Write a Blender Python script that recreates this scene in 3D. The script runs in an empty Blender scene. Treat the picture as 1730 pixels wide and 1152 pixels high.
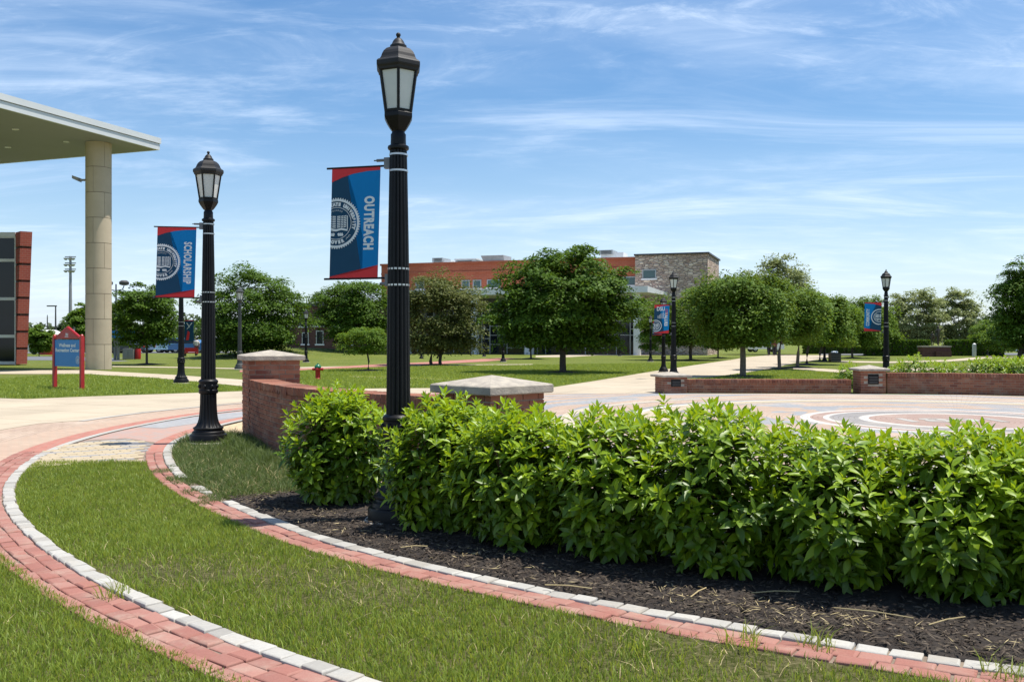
import bpy, math, random
import numpy as np
from mathutils import Vector, Matrix

# ------------------------------------------------------------------ camera, sky, sun, exposure
scene = bpy.context.scene
COL = scene.collection
EYE, FOC, HOR, CX = 1.6, 1600.0, 572.0, 865.0      # eye height (m), focal length (px of the 1730 px photo), horizon row

cam_d = bpy.data.cameras.new('camera')
cam = bpy.data.objects.new('camera', cam_d)
COL.objects.link(cam)
cam.location = (0, 0, EYE)
cam.rotation_euler = (math.radians(90), 0, 0)
cam_d.sensor_width = 36.0
cam_d.lens = FOC / 1730 * 36.0
cam_d.shift_y = (HOR - 576) / 1730
cam_d.clip_start = 0.05
cam_d.clip_end = 6000
scene.camera = cam

SUN_EL, SUN_AZ = math.radians(71.5), math.radians(6)   # azimuth from +X towards +Y
sdir = Vector((math.cos(SUN_EL) * math.cos(SUN_AZ), math.cos(SUN_EL) * math.sin(SUN_AZ), math.sin(SUN_EL)))
sun_d = bpy.data.lights.new('sun', 'SUN')
sun_d.energy = 5.0
sun_d.angle = math.radians(0.5)
sun_d.color = (1.0, 0.95, 0.87)
sun = bpy.data.objects.new('sun', sun_d)
COL.objects.link(sun)
sun.location = (20, -5, 60)
sun.rotation_euler = (-sdir).to_track_quat('-Z', 'Y').to_euler()

world = bpy.data.worlds.new('World')
scene.world = world
world.use_nodes = True
wn, wl = world.node_tree.nodes, world.node_tree.links
wn.clear()
def wnode(t, **k):
    n = wn.new(t)
    for a, b in k.items():
        setattr(n, a, b)
    return n
sky = wnode('ShaderNodeTexSky', sky_type='NISHITA', sun_disc=False)
sky.sun_elevation = SUN_EL
sky.sun_rotation = math.radians(84)
sky.altitude = 0
sky.air_density = 1.0
sky.dust_density = 0.6
sky.ozone_density = 2.5
wtc = wnode('ShaderNodeTexCoord')
sep = wnode('ShaderNodeSeparateXYZ')
wl.new(wtc.outputs['Generated'], sep.inputs[0])
zz = wnode('ShaderNodeMath', operation='MAXIMUM'); zz.inputs[1].default_value = 0.0
wl.new(sep.outputs['Z'], zz.inputs[0])
zo = wnode('ShaderNodeMath', operation='ADD'); zo.inputs[1].default_value = 0.13
wl.new(zz.outputs[0], zo.inputs[0])
def wmath(op, a, b=None, clamp=False):
    n = wnode('ShaderNodeMath', operation=op); n.use_clamp = clamp
    for i, v in enumerate((a, b)):
        if v is None: continue
        if isinstance(v, (int, float)): n.inputs[i].default_value = v
        else: wl.new(v, n.inputs[i])
    return n.outputs[0]
ux = wmath('DIVIDE', sep.outputs['X'], zo.outputs[0])
uy = wmath('DIVIDE', sep.outputs['Y'], zo.outputs[0])
comb = wnode('ShaderNodeCombineXYZ')
wl.new(ux, comb.inputs[0]); wl.new(uy, comb.inputs[1])
def cloud_noise(rot, sx, sy, scale, detail, rough, dist, off):
    m = wnode('ShaderNodeMapping')
    m.inputs['Rotation'].default_value = (0, 0, rot)
    m.inputs['Scale'].default_value = (sx, sy, 1)
    m.inputs['Location'].default_value = off
    wl.new(comb.outputs[0], m.inputs['Vector'])
    n = wnode('ShaderNodeTexNoise')
    n.inputs['Scale'].default_value = scale
    n.inputs['Detail'].default_value = detail
    n.inputs['Roughness'].default_value = rough
    n.inputs['Distortion'].default_value = dist
    wl.new(m.outputs[0], n.inputs['Vector'])
    return n.outputs['Fac']
def wramp(src, a, b):
    m = wnode('ShaderNodeMapRange'); m.interpolation_type = 'SMOOTHSTEP'
    m.inputs['From Min'].default_value = a; m.inputs['From Max'].default_value = b
    wl.new(src, m.inputs['Value'])
    return m.outputs[0]
streak = wramp(cloud_noise(math.radians(-18), 0.55, 1.25, 1.15, 10, 0.64, 1.6, (3.1, 1.7, 0)), 0.44, 0.80)
veil = wramp(cloud_noise(math.radians(-10), 0.35, 0.8, 0.8, 6, 0.55, 0.5, (7.3, 2.2, 0)), 0.38, 0.75)
wisp = wramp(cloud_noise(math.radians(22), 1.0, 2.2, 1.6, 10, 0.70, 2.2, (1.3, 5.2, 0)), 0.46, 0.82)
hz = wnode('ShaderNodeMapRange')                                  # thin cirrus gathers into a pale veil towards the horizon
hz.inputs['From Min'].default_value = 0.0; hz.inputs['From Max'].default_value = 0.30
hz.inputs['To Min'].default_value = 0.48; hz.inputs['To Max'].default_value = 0.0
wl.new(zz.outputs[0], hz.inputs['Value'])
c1 = wmath('MULTIPLY', streak, 0.52)
c2 = wmath('MULTIPLY', veil, 0.30)
c3 = wmath('MULTIPLY', wmath('MULTIPLY', wisp, 0.80), veil)
cl = wmath('ADD', wmath('ADD', wmath('ADD', c1, c2), c3), hz.outputs[0], clamp=True)
cl = wmath('MULTIPLY', cl, 0.92)
hs = wnode('ShaderNodeHueSaturation')
hs.inputs['Saturation'].default_value = 1.36
hs.inputs['Value'].default_value = 1.0
wl.new(sky.outputs[0], hs.inputs['Color'])
cmix = wnode('ShaderNodeMix', data_type='RGBA')
wl.new(cl, cmix.inputs[0])
wl.new(hs.outputs[0], cmix.inputs[6])
cmix.inputs[7].default_value = (6.2, 7.3, 8.9, 1)
bg = wnode('ShaderNodeBackground')
bg.inputs['Strength'].default_value = 0.108
wl.new(cmix.outputs[2], bg.inputs['Color'])
wo = wnode('ShaderNodeOutputWorld')
wl.new(bg.outputs[0], wo.inputs[0])

scene.view_settings.view_transform = 'Standard'
scene.view_settings.look = 'None'
scene.view_settings.exposure = 0.42
scene.view_settings.gamma = 1.0
scene.view_settings.use_curve_mapping = False
scene.render.engine = 'CYCLES'
scene.cycles.use_denoising = True
scene.cycles.max_bounces = 6
scene.cycles.transparent_max_bounces = 6

# ------------------------------------------------------------------ helpers
R = math.radians
rng = np.random.default_rng(7)
random.seed(7)

def G(px, py):                     # a point of the ground read from the photograph -> metres
    Y = EYE * FOC / (py - HOR)
    return ((px - CX) / FOC * Y, Y)
def at(px, Y):                     # sideways place of a column px at distance Y
    return (px - CX) / FOC * Y
def hz_of(py, Y):                  # height of a row py at distance Y
    return EYE + (HOR - py) * Y / FOC

class MB:
    def __init__(s):
        s.v = []; s.f = []
    def add(s, vs, fs):
        o = len(s.v); s.v += [tuple(p) for p in vs]; s.f += [tuple(i + o for i in f) for f in fs]
        return s
    def box(s, x0, x1, y0, y1, z0, z1, m=None):
        vs = [(x0,y0,z0),(x1,y0,z0),(x1,y1,z0),(x0,y1,z0),(x0,y0,z1),(x1,y0,z1),(x1,y1,z1),(x0,y1,z1)]
        if m is not None: vs = [tuple(m @ Vector(p)) for p in vs]
        return s.add(vs, [(0,3,2,1),(4,5,6,7),(0,1,5,4),(1,2,6,5),(2,3,7,6),(3,0,4,7)])
    def lathe(s, prof, n=24, c=(0,0,0), flute=0, depth=0.0, rot=0.0, caps=True):
        vs = []; fs = []
        for r, z in prof:
            for i in range(n):
                a = 2 * math.pi * i / n + rot
                rr = r
                if flute: rr = r * (1 - depth * (0.5 + 0.5 * math.cos(flute * a)) ** 2)
                vs.append((c[0] + rr * math.cos(a), c[1] + rr * math.sin(a), c[2] + z))
        for k in range(len(prof) - 1):
            for i in range(n):
                j = (i + 1) % n
                fs.append((k*n+i, k*n+j, (k+1)*n+j, (k+1)*n+i))
        if caps:
            fs.append(tuple(range(n - 1, -1, -1)))
            fs.append(tuple((len(prof)-1)*n + i for i in range(n)))
        return s.add(vs, fs)
    def tube(s, pts, rad, n=8):
        pts = [Vector(p) for p in pts]
        if isinstance(rad, (int, float)): rad = [rad] * len(pts)
        vs = []; fs = []
        for k, p in enumerate(pts):
            t = (pts[min(k+1, len(pts)-1)] - pts[max(k-1, 0)]).normalized()
            a = t.cross(Vector((0, 0, 1)))
            if a.length < 0.1: a = t.cross(Vector((1, 0, 0)))
            a.normalize(); b = t.cross(a)
            for i in range(n):
                an = 2 * math.pi * i / n
                vs.append(p + (a * math.cos(an) + b * math.sin(an)) * rad[k])
        for k in range(len(pts) - 1):
            for i in range(n):
                j = (i + 1) % n
                fs.append((k*n+i, k*n+j, (k+1)*n+j, (k+1)*n+i))
        fs.append(tuple(range(n - 1, -1, -1)))
        fs.append(tuple((len(pts)-1)*n + i for i in range(n)))
        return s.add(vs, fs)
    def prism(s, poly, z0, z1):
        n = len(poly)
        vs = [(p[0], p[1], z0) for p in poly] + [(p[0], p[1], z1) for p in poly]
        fs = [tuple(range(n - 1, -1, -1)), tuple(range(n, 2 * n))] + [(i, (i+1) % n, n + (i+1) % n, n + i) for i in range(n)]
        return s.add(vs, fs)
    def sphere(s, c, r, n=12, m=8, sc=(1,1,1)):
        vs = [(c[0], c[1], c[2] - r*sc[2])]; fs = []
        for k in range(1, m):
            t = math.pi * k / m
            for i in range(n):
                a = 2*math.pi*i/n
                vs.append((c[0]+r*sc[0]*math.sin(t)*math.cos(a), c[1]+r*sc[1]*math.sin(t)*math.sin(a), c[2]-r*sc[2]*math.cos(t)))
        vs.append((c[0], c[1], c[2] + r*sc[2]))
        for i in range(n):
            fs.append((0, 1+(i+1) % n, 1+i))
            fs.append((len(vs)-1, 1+(m-2)*n+i, 1+(m-2)*n+(i+1) % n))
        for k in range(m-2):
            for i in range(n):
                j = (i+1) % n
                fs.append((1+k*n+i, 1+k*n+j, 1+(k+1)*n+j, 1+(k+1)*n+i))
        return s.add(vs, fs)
    def mesh(s, name, m=None, smooth=None):
        me = bpy.data.meshes.new(name)
        me.from_pydata(s.v, [], s.f)
        if m is not None: me.materials.append(m)
        if smooth is not None:
            me.shade_smooth()
            me.set_sharp_from_angle(angle=R(smooth))
        me.update()
        return me
    def build(s, name, m=None, parent=None, smooth=None, loc=None, rz=0.0):
        return link(name, s.mesh(name, m, smooth), parent, loc, rz)

def link(name, me, parent=None, loc=None, rz=0.0):
    o = bpy.data.objects.new(name, me)
    COL.objects.link(o)
    if parent is not None: o.parent = parent
    if loc is not None: o.location = loc
    if rz: o.rotation_euler = (0, 0, rz)
    return o
def tag(o, label=None, cat=None, group=None, kind=None):
    if label: o['label'] = label
    if cat: o['category'] = cat
    if group: o['group'] = group
    if kind: o['kind'] = kind
    return o
def thing(name, label, cat, loc=(0,0,0), rz=0.0, group=None, scale=None):
    o = bpy.data.objects.new(name, None)
    COL.objects.link(o)
    o.empty_display_size = 0.2
    o.location = loc; o.rotation_euler = (0, 0, rz)
    if scale: o.scale = (scale,) * 3 if isinstance(scale, (int, float)) else scale
    return tag(o, label, cat, group)
def copy_tree(o, parent=None):
    c = o.copy(); COL.objects.link(c); c.parent = parent
    for ch in list(o.children):
        copy_tree(ch, c)
    return c
def np_mesh(name, verts, nface, m):
    """verts (F*nface,3): every nface consecutive vertices are one face"""
    nv = len(verts); nf = nv // nface
    me = bpy.data.meshes.new(name)
    me.vertices.add(nv); me.loops.add(nv); me.polygons.add(nf)
    me.vertices.foreach_set('co', np.ascontiguousarray(verts, dtype=np.float32).ravel())
    me.loops.foreach_set('vertex_index', np.arange(nv, dtype=np.int32))
    me.polygons.foreach_set('loop_start', np.arange(0, nv, nface, dtype=np.int32))
    me.polygons.foreach_set('loop_total', np.full(nf, nface, dtype=np.int32))
    me.update(calc_edges=True)
    me.materials.append(m)
    return me
def np_mesh_idx(name, verts, faces, m):
    nf, k = faces.shape
    me = bpy.data.meshes.new(name)
    me.vertices.add(len(verts)); me.loops.add(nf * k); me.polygons.add(nf)
    me.vertices.foreach_set('co', np.ascontiguousarray(verts, dtype=np.float32).ravel())
    me.loops.foreach_set('vertex_index', np.ascontiguousarray(faces, dtype=np.int32).ravel())
    me.polygons.foreach_set('loop_start', np.arange(0, nf * k, k, dtype=np.int32))
    me.polygons.foreach_set('loop_total', np.full(nf, k, dtype=np.int32))
    me.update(calc_edges=True)
    me.materials.append(m)
    return me
def inside(pts, poly):
    x, y = pts[:, 0], pts[:, 1]
    r = np.zeros(len(pts), bool)
    n = len(poly); j = n - 1
    for i in range(n):
        xi, yi = poly[i]; xj, yj = poly[j]
        c = ((yi > y) != (yj > y)) & (x < (xj - xi) * (y - yi) / ((yj - yi) + 1e-12) + xi)
        r ^= c; j = i
    return r
def smooth_line(pts, step=0.05, passes=60):
    p = np.array(pts, float)
    d = np.r_[0, np.cumsum(np.hypot(*np.diff(p, axis=0).T))]
    t = np.arange(0, d[-1], step)
    q = np.c_[np.interp(t, d, p[:, 0]), np.interp(t, d, p[:, 1])]
    for _ in range(passes):
        q[1:-1] = (q[:-2] + 2 * q[1:-1] + q[2:]) / 4
    for _ in range(3):
        k = 9
        qq = np.pad(q, ((k, k), (0, 0)), mode='reflect', reflect_type='odd')
        q = np.stack([np.convolve(qq[:, i], np.ones(2*k+1)/(2*k+1), 'valid') for i in (0, 1)], 1)
    d = np.r_[0, np.cumsum(np.hypot(*np.diff(q, axis=0).T))]
    t = np.arange(0, d[-1], step)
    return np.c_[np.interp(t, d, q[:, 0]), np.interp(t, d, q[:, 1])]
def normals(q):
    t = np.gradient(q, axis=0)
    t /= np.hypot(t[:, 0], t[:, 1])[:, None]
    return t, np.c_[-t[:, 1], t[:, 0]]
def strip(name, q, o0, o1, z, m, parent=None, skirt=0.0):
    _, n = normals(q)
    a = q + n * o0; b = q + n * o1
    mb = MB(); k = len(q)
    mb.v = [(p[0], p[1], z) for p in a] + [(p[0], p[1], z) for p in b]
    mb.f = [(i, i+1, k+i+1, k+i) for i in range(k-1)]
    return mb.build(name, m, parent)
def sheet(name, poly, z, m, parent=None):
    mb = MB(); mb.v = [(p[0], p[1], z) for p in poly]; mb.f = [tuple(range(len(poly)))]
    me = mb.mesh(name, m)
    o = link(name, me, parent)
    if me.polygons[0].normal.z < 0: me.flip_normals()
    return o

# ------------------------------------------------------------------ materials
def new_mat(name):
    m = bpy.data.materials.new(name); m.use_nodes = True
    nt = m.node_tree; nt.nodes.clear()
    out = nt.nodes.new('ShaderNodeOutputMaterial')
    return m, nt, out
class NT:
    def __init__(s, nt): s.nt = nt
    def n(s, t, **k):
        n = s.nt.nodes.new(t)
        for a, b in k.items(): setattr(n, a, b)
        return n
    def l(s, a, b): s.nt.links.new(a, b)
    def set(s, inp, v):
        if isinstance(v, (int, float, tuple, list)): inp.default_value = v
        else: s.l(v, inp)
    def math(s, op, a, b=None, clamp=False):
        n = s.n('ShaderNodeMath', operation=op); n.use_clamp = clamp
        s.set(n.inputs[0], a)
        if b is not None: s.set(n.inputs[1], b)
        return n.outputs[0]
    def mix(s, f, a, b, blend='MIX'):
        n = s.n('ShaderNodeMix', data_type='RGBA', blend_type=blend)
        s.set(n.inputs[0], f)
        for i, v in ((6, a), (7, b)):
            if isinstance(v, tuple) and len(v) == 3: v = (*v, 1)
            s.set(n.inputs[i], v)
        return n.outputs[2]
    def noise(s, vec, scale, detail=4, rough=0.55, dist=0.0):
        n = s.n('ShaderNodeTexNoise')
        n.inputs['Scale'].default_value = scale; n.inputs['Detail'].default_value = detail
        n.inputs['Roughness'].default_value = rough; n.inputs['Distortion'].default_value = dist
        if vec is not None: s.l(vec, n.inputs['Vector'])
        return n.outputs['Fac']
    def ramp(s, f, a, b):
        n = s.n('ShaderNodeMapRange'); n.interpolation_type = 'SMOOTHSTEP'
        n.inputs['From Min'].default_value = a; n.inputs['From Max'].default_value = b
        s.l(f, n.inputs['Value'])
        return n.outputs[0]
    def pos(s): return s.n('ShaderNodeNewGeometry').outputs['Position']
    def obj(s): return s.n('ShaderNodeTexCoord').outputs['Object']
    def rand(s):                                              # one value for each piece, be it an object or an island of a mesh
        a = s.n('ShaderNodeObjectInfo').outputs['Random']
        b = s.n('ShaderNodeNewGeometry').outputs['Random Per Island']
        return s.math('FRACT', s.math('ADD', a, b))
    def princ(s, out, col, rough=0.6, metal=0.0, spec=0.5, bump=None, bstr=0.3, bdist=0.01):
        p = s.n('ShaderNodeBsdfPrincipled')
        if isinstance(col, tuple) and len(col) == 3: col = (*col, 1)
        s.set(p.inputs['Base Color'], col)
        s.set(p.inputs['Roughness'], rough)
        p.inputs['Metallic'].default_value = metal
        p.inputs['Specular IOR Level'].default_value = spec
        if bump is not None:
            b = s.n('ShaderNodeBump'); b.inputs['Strength'].default_value = bstr; b.inputs['Distance'].default_value = bdist
            s.l(bump, b.inputs['Height']); s.l(b.outputs[0], p.inputs['Normal'])
        s.l(p.outputs[0], out.inputs[0])
        return p

def m_plain(name, c, c2=None, scale=6.0, rough=0.6, metal=0.0, spec=0.5, bump=0.0, rnd=0.0, coords='obj'):
    m, nt, out = new_mat(name); k = NT(nt)
    c2 = c2 or tuple(v * 0.8 for v in c)
    vec = k.obj() if coords == 'obj' else k.pos()
    f = k.ramp(k.noise(vec, scale, 5, 0.6), 0.3, 0.7)
    col = k.mix(f, c, c2)
    if rnd:
        r = k.rand()
        v = k.math('ADD', k.math('MULTIPLY', r, 2 * rnd), 1 - rnd)
        hsv = k.n('ShaderNodeHueSaturation'); k.l(col, hsv.inputs['Color']); k.l(v, hsv.inputs['Value'])
        col = hsv.outputs[0]
    h = k.noise(vec, scale * 6, 4, 0.6) if bump else None
    k.princ(out, col, rough, metal, spec, h, bump, 0.01)
    return m
def m_brick_piece(name, cols, grime=0.25, rough=0.85, fine=40.0):
    m, nt, out = new_mat(name); k = NT(nt)
    r = k.rand()
    cr = k.n('ShaderNodeValToRGB'); cr.color_ramp.interpolation = 'LINEAR'
    el = cr.color_ramp.elements
    while len(el) < len(cols): el.new(0.5)
    for i, c in enumerate(cols):
        el[i].position = i / (len(cols) - 1); el[i].color = (*c, 1)
    k.l(r, cr.inputs[0])
    n1 = k.ramp(k.noise(k.pos(), 3.5, 5, 0.65), 0.45, 0.75)
    n2 = k.noise(k.pos(), fine, 4, 0.7)
    col = k.mix(k.math('MULTIPLY', n1, grime), cr.outputs[0], (0.42, 0.36, 0.28))
    col = k.mix(k.ramp(n2, 0.35, 0.8), col, tuple(0.72 * v for v in cols[0]), 'MIX') if False else col
    sp = k.mix(0.35, col, k.mix(n2, (0, 0, 0), col), 'MIX')
    hsv = k.n('ShaderNodeHueSaturation'); k.l(sp, hsv.inputs['Color']); hsv.inputs['Value'].default_value = 1.2
    k.princ(out, hsv.outputs[0], rough, 0, 0.3, n2, 0.5, 0.004)
    return m
def m_leaf(name, dark, light, trans=0.35, rough=0.45, tcol=None, spec=0.4, hue=0.0):
    m, nt, out = new_mat(name); k = NT(nt)
    r = k.rand()
    col = k.mix(r, dark, light)
    big = k.ramp(k.noise(k.pos(), 0.9, 2, 0.5), 0.35, 0.65)
    col = k.mix(k.math('MULTIPLY', big, 0.35), col, light)
    p = k.n('ShaderNodeBsdfPrincipled')
    k.l(col, p.inputs['Base Color']); p.inputs['Roughness'].default_value = rough; p.inputs['Specular IOR Level'].default_value = spec
    t = k.n('ShaderNodeBsdfTranslucent')
    tc = tcol or tuple(min(1, v * 1.6) for v in light)
    t.inputs['Color'].default_value = (*tc, 1)
    mx = k.n('ShaderNodeMixShader'); mx.inputs[0].default_value = trans
    k.l(p.outputs[0], mx.inputs[1]); k.l(t.outputs[0], mx.inputs[2]); k.l(mx.outputs[0], out.inputs[0])
    return m

M = {}
def build_materials():
    # lawn seen from afar
    m, nt, out = new_mat('lawn_soil'); k = NT(nt)
    p = k.pos()
    a = k.noise(p, 0.35, 4, 0.6); b = k.noise(p, 5.0, 5, 0.65); c = k.noise(p, 45.0, 3, 0.7)
    col = k.mix(k.ramp(a, 0.3, 0.7), (0.105, 0.150, 0.018), (0.175, 0.205, 0.036))
    col = k.mix(k.ramp(b, 0.35, 0.75), col, (0.20, 0.21, 0.055))
    col = k.mix(k.math('MULTIPLY', k.ramp(c, 0.45, 0.7), 0.6), col, (0.040, 0.075, 0.010))
    k.princ(out, col, 0.9, 0, 0.15, c, 0.9, 0.06); M['lawn'] = m
    # ground under the near lawn: thatch and soil
    m, nt, out = new_mat('thatch'); k = NT(nt); p = k.pos()
    a = k.noise(p, 30, 4, 0.7); b = k.noise(p, 2.0, 3, 0.6)
    col = k.mix(k.ramp(a, 0.35, 0.7), (0.038, 0.045, 0.010), (0.12, 0.11, 0.05))
    col = k.mix(k.math('MULTIPLY', k.ramp(b, 0.5, 0.75), 0.5), col, (0.16, 0.13, 0.07))
    k.princ(out, col, 0.95, 0, 0.1, a, 0.8, 0.02); M['thatch'] = m
    # concrete walks: slabs with thin tooled joints
    m, nt, out = new_mat('concrete_walk'); k = NT(nt); p = k.pos()
    br = k.n('ShaderNodeTexBrick'); br.inputs['Scale'].default_value = 1.0
    br.inputs['Brick Width'].default_value = 1.8; br.inputs['Row Height'].default_value = 1.8; br.inputs['Mortar Size'].default_value = 0.012
    br.offset = 0.0
    br.inputs['Color1'].default_value = (1, 1, 1, 1); br.inputs['Color2'].default_value = (0.93, 0.93, 0.93, 1); br.inputs['Mortar'].default_value = (0.45, 0.43, 0.4, 1)
    mp = k.n('ShaderNodeMapping'); mp.inputs['Rotation'].default_value = (0, 0, 0.45); k.l(p, mp.inputs[0]); k.l(mp.outputs[0], br.inputs['Vector'])
    st = k.noise(p, 0.5, 6, 0.65); fi = k.noise(p, 60, 3, 0.6)
    col = k.mix(k.ramp(st, 0.35, 0.7), (0.49, 0.415, 0.305), (0.41, 0.345, 0.255))
    col = k.mix(k.math('MULTIPLY', k.ramp(fi, 0.5, 0.8), 0.3), col, (0.36, 0.31, 0.24))
    col = k.mix(1.0, col, br.outputs['Color'], 'MULTIPLY')
    k.princ(out, col, 0.9, 0, 0.2, fi, 0.3, 0.004); M['concrete'] = m
    # paving of small blocks: a colour with block joints
    def paving(name, c1, c2, c3=None, patch=None, rot=0.3):
        m, nt, out = new_mat(name); k = NT(nt); p = k.pos()
        br = k.n('ShaderNodeTexBrick'); br.inputs['Scale'].default_value = 1.0
        br.inputs['Brick Width'].default_value = 0.2; br.inputs['Row Height'].default_value = 0.1; br.inputs['Mortar Size'].default_value = 0.006
        br.inputs['Color1'].default_value = (*c1, 1); br.inputs['Color2'].default_value = (*c2, 1); br.inputs['Mortar'].default_value = (0.30, 0.26, 0.21, 1)
        mp = k.n('ShaderNodeMapping'); mp.inputs['Rotation'].default_value = (0, 0, rot); k.l(p, mp.inputs[0]); k.l(mp.outputs[0], br.inputs['Vector'])
        st = k.noise(p, 0.7, 5, 0.6)
        col = k.mix(k.math('MULTIPLY', k.ramp(st, 0.45, 0.75), 0.35), br.outputs['Color'], c3 or c2)
        k.princ(out, col, 0.9, 0, 0.2, k.noise(p, 50, 3, 0.6), 0.3, 0.004); M[name] = m
    paving('paving_peach', (0.455, 0.325, 0.24), (0.405, 0.28, 0.205), (0.43, 0.355, 0.27))
    paving('paving_blue', (0.27, 0.28, 0.295), (0.32, 0.325, 0.33), (0.36, 0.35, 0.33), rot=0.9)
    paving('paving_rose', (0.42, 0.25, 0.20), (0.36, 0.27, 0.24), (0.40, 0.32, 0.28), rot=0.9)
    paving('paving_tan', (0.56, 0.43, 0.25), (0.50, 0.37, 0.22), (0.56, 0.46, 0.32), rot=0.6)
    paving('paving_red', (0.42, 0.165, 0.125), (0.36, 0.14, 0.105), (0.42, 0.24, 0.18), rot=0.5)
    # the ringed plaza
    m, nt, out = new_mat('plaza_rings'); k = NT(nt); p = k.pos()
    s = k.n('ShaderNodeSeparateXYZ'); k.l(p, s.inputs[0])
    dx = k.math('SUBTRACT', s.outputs['X'], PC[0]); dy = k.math('SUBTRACT', s.outputs['Y'], PC[1])
    rr = k.math('SQRT', k.math('ADD', k.math('MULTIPLY', dx, dx), k.math('MULTIPLY', dy, dy)))
    an = k.math('ARCTAN2', dy, dx)
    peach = (0.435, 0.325, 0.245); pink = (0.36, 0.255, 0.21); white = (0.56, 0.54, 0.49); gray = (0.275, 0.262, 0.25); yel = (0.465, 0.395, 0.275); blu = (0.305, 0.313, 0.32); cream = (0.50, 0.44, 0.335)
    rings = [(0, pink), (1.62, white), (1.80, gray), (2.34, white), (2.50, pink), (2.72, white), (2.90, peach), (5.35, gray), (5.55, yel), (6.15, white), (6.32, gray), (6.62, peach), (7.35, gray), (7.5, cream), (7.7, peach), (9.3, blu), (9.55, peach)]
    cr = k.n('ShaderNodeValToRGB'); cr.color_ramp.interpolation = 'CONSTANT'
    el = cr.color_ramp.elements
    while len(el) < len(rings): el.new(0.99)
    for i, (r_, c_) in enumerate(rings):
        el[i].position = r_ / 16.0; el[i].color = (*c_, 1)
    k.l(k.math('DIVIDE', rr, 16.0), cr.inputs[0])
    # grey-blue blocks laid in broken arcs between the rings
    cv = k.n('ShaderNodeCombineXYZ'); k.l(k.math('MULTIPLY', an, 1.7), cv.inputs[0]); k.l(k.math('MULTIPLY', rr, 0.9), cv.inputs[1])
    pn = k.math('GREATER_THAN', k.noise(cv.outputs[0], 1.6, 1, 0.4), 0.53)
    b1 = k.math('MULTIPLY', k.math('GREATER_THAN', rr, 2.95), k.math('LESS_THAN', rr, 5.3))
    b2 = k.math('MULTIPLY', k.math('GREATER_THAN', rr, 7.75), k.math('LESS_THAN', rr, 13.0))
    bm = k.math('MULTIPLY', pn, k.math('ADD', b1, b2, True))
    col = k.mix(bm, cr.outputs[0], blu)
    st = k.noise(p, 0.8, 6, 0.65); fi = k.noise(p, 18.0, 4, 0.7)
    bt = k.n('ShaderNodeTexBrick'); bt.inputs['Brick Width'].default_value = 0.2; bt.inputs['Row Height'].default_value = 0.1; bt.inputs['Mortar Size'].default_value = 0.006; bt.inputs['Scale'].default_value = 1
    bt.inputs['Color1'].default_value = (1, 1, 1, 1); bt.inputs['Color2'].default_value = (0.86, 0.86, 0.88, 1); bt.inputs['Mortar'].default_value = (0.6, 0.57, 0.52, 1)
    pv = k.n('ShaderNodeCombineXYZ'); k.l(k.math('MULTIPLY', an, 6.0), pv.inputs[0]); k.l(rr, pv.inputs[1]); k.l(pv.outputs[0], bt.inputs['Vector'])
    col = k.mix(1.0, col, bt.outputs['Color'], 'MULTIPLY')
    col = k.mix(k.math('MULTIPLY', k.ramp(st, 0.45, 0.75), 0.3), col, (0.60, 0.52, 0.42))
    col = k.mix(k.math('MULTIPLY', k.ramp(fi, 0.45, 0.75), 0.25), col, (0.34, 0.28, 0.23))
    k.princ(out, col, 0.9, 0, 0.2, fi, 0.2, 0.004); M['plaza'] = m

    M['cobble'] = m_brick_piece('white_cobble', [(0.36, 0.345, 0.31), (0.44, 0.425, 0.385), (0.28, 0.265, 0.235), (0.40, 0.385, 0.35)], 0.45, 0.85, 45)
    M['paver'] = m_brick_piece('red_paver', [(0.325, 0.140, 0.108), (0.27, 0.115, 0.090), (0.35, 0.175, 0.138), (0.30, 0.125, 0.098)], 0.40, 0.9, 70)
    M['paver_yellow'] = m_brick_piece('yellow_paver', [(0.44, 0.36, 0.235), (0.39, 0.32, 0.215), (0.46, 0.385, 0.265)], 0.2, 0.9, 60)
    M['paver_gray'] = m_brick_piece('gray_paver', [(0.27, 0.26, 0.24), (0.34, 0.32, 0.30), (0.24, 0.235, 0.23)], 0.2, 0.9, 60)
    M['brick'] = m_brick_piece('wall_brick', [(0.25, 0.095, 0.056), (0.30, 0.122, 0.072), (0.18, 0.066, 0.045), (0.34, 0.145, 0.085), (0.23, 0.083, 0.05)], 0.30, 0.9, 55)
    M['mortar'] = m_plain('mortar', (0.42, 0.36, 0.29), (0.33, 0.28, 0.22), 8, 0.95, bump=0.4, coords='pos')
    M['bedding'] = m_plain('jointing_sand', (0.17, 0.13, 0.10), (0.24, 0.19, 0.14), 12, 0.95, bump=0.5, coords='pos')
    M['cap'] = m_plain('cast_stone', (0.44, 0.39, 0.31), (0.30, 0.265, 0.22), 9, 0.9, bump=0.8)
    M['footing'] = m_plain('footing_concrete', (0.50, 0.46, 0.38), (0.36, 0.33, 0.28), 12, 0.9, bump=0.4)
    M['black'] = m_plain('black_paint', (0.0065, 0.0065, 0.0075), (0.010, 0.010, 0.011), 5, 0.42, spec=0.22, bump=0.06)
    M['roofmetal'] = m_plain('weathered_black_metal', (0.026, 0.025, 0.024), (0.018, 0.017, 0.017), 7, 0.55, spec=0.3)
    M['greypost'] = m_plain('grey_green_paint', (0.05, 0.058, 0.055), (0.04, 0.045, 0.043), 5, 0.5)
    M['frost'] = m_plain('frosted_pane', (0.66, 0.66, 0.62), (0.58, 0.59, 0.56), 3, 0.25, spec=0.5)
    M['steel'] = m_plain('stainless_band', (0.60, 0.59, 0.56), (0.50, 0.49, 0.47), 20, 0.35, 1.0)
    M['castgrey'] = m_plain('grey_casting', (0.22, 0.22, 0.22), (0.16, 0.16, 0.165), 9, 0.5, 0.3)
    M['navy'] = m_plain('navy_vinyl', (0.015, 0.062, 0.118), (0.017, 0.070, 0.132), 3, 0.6, spec=0.15)
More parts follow.
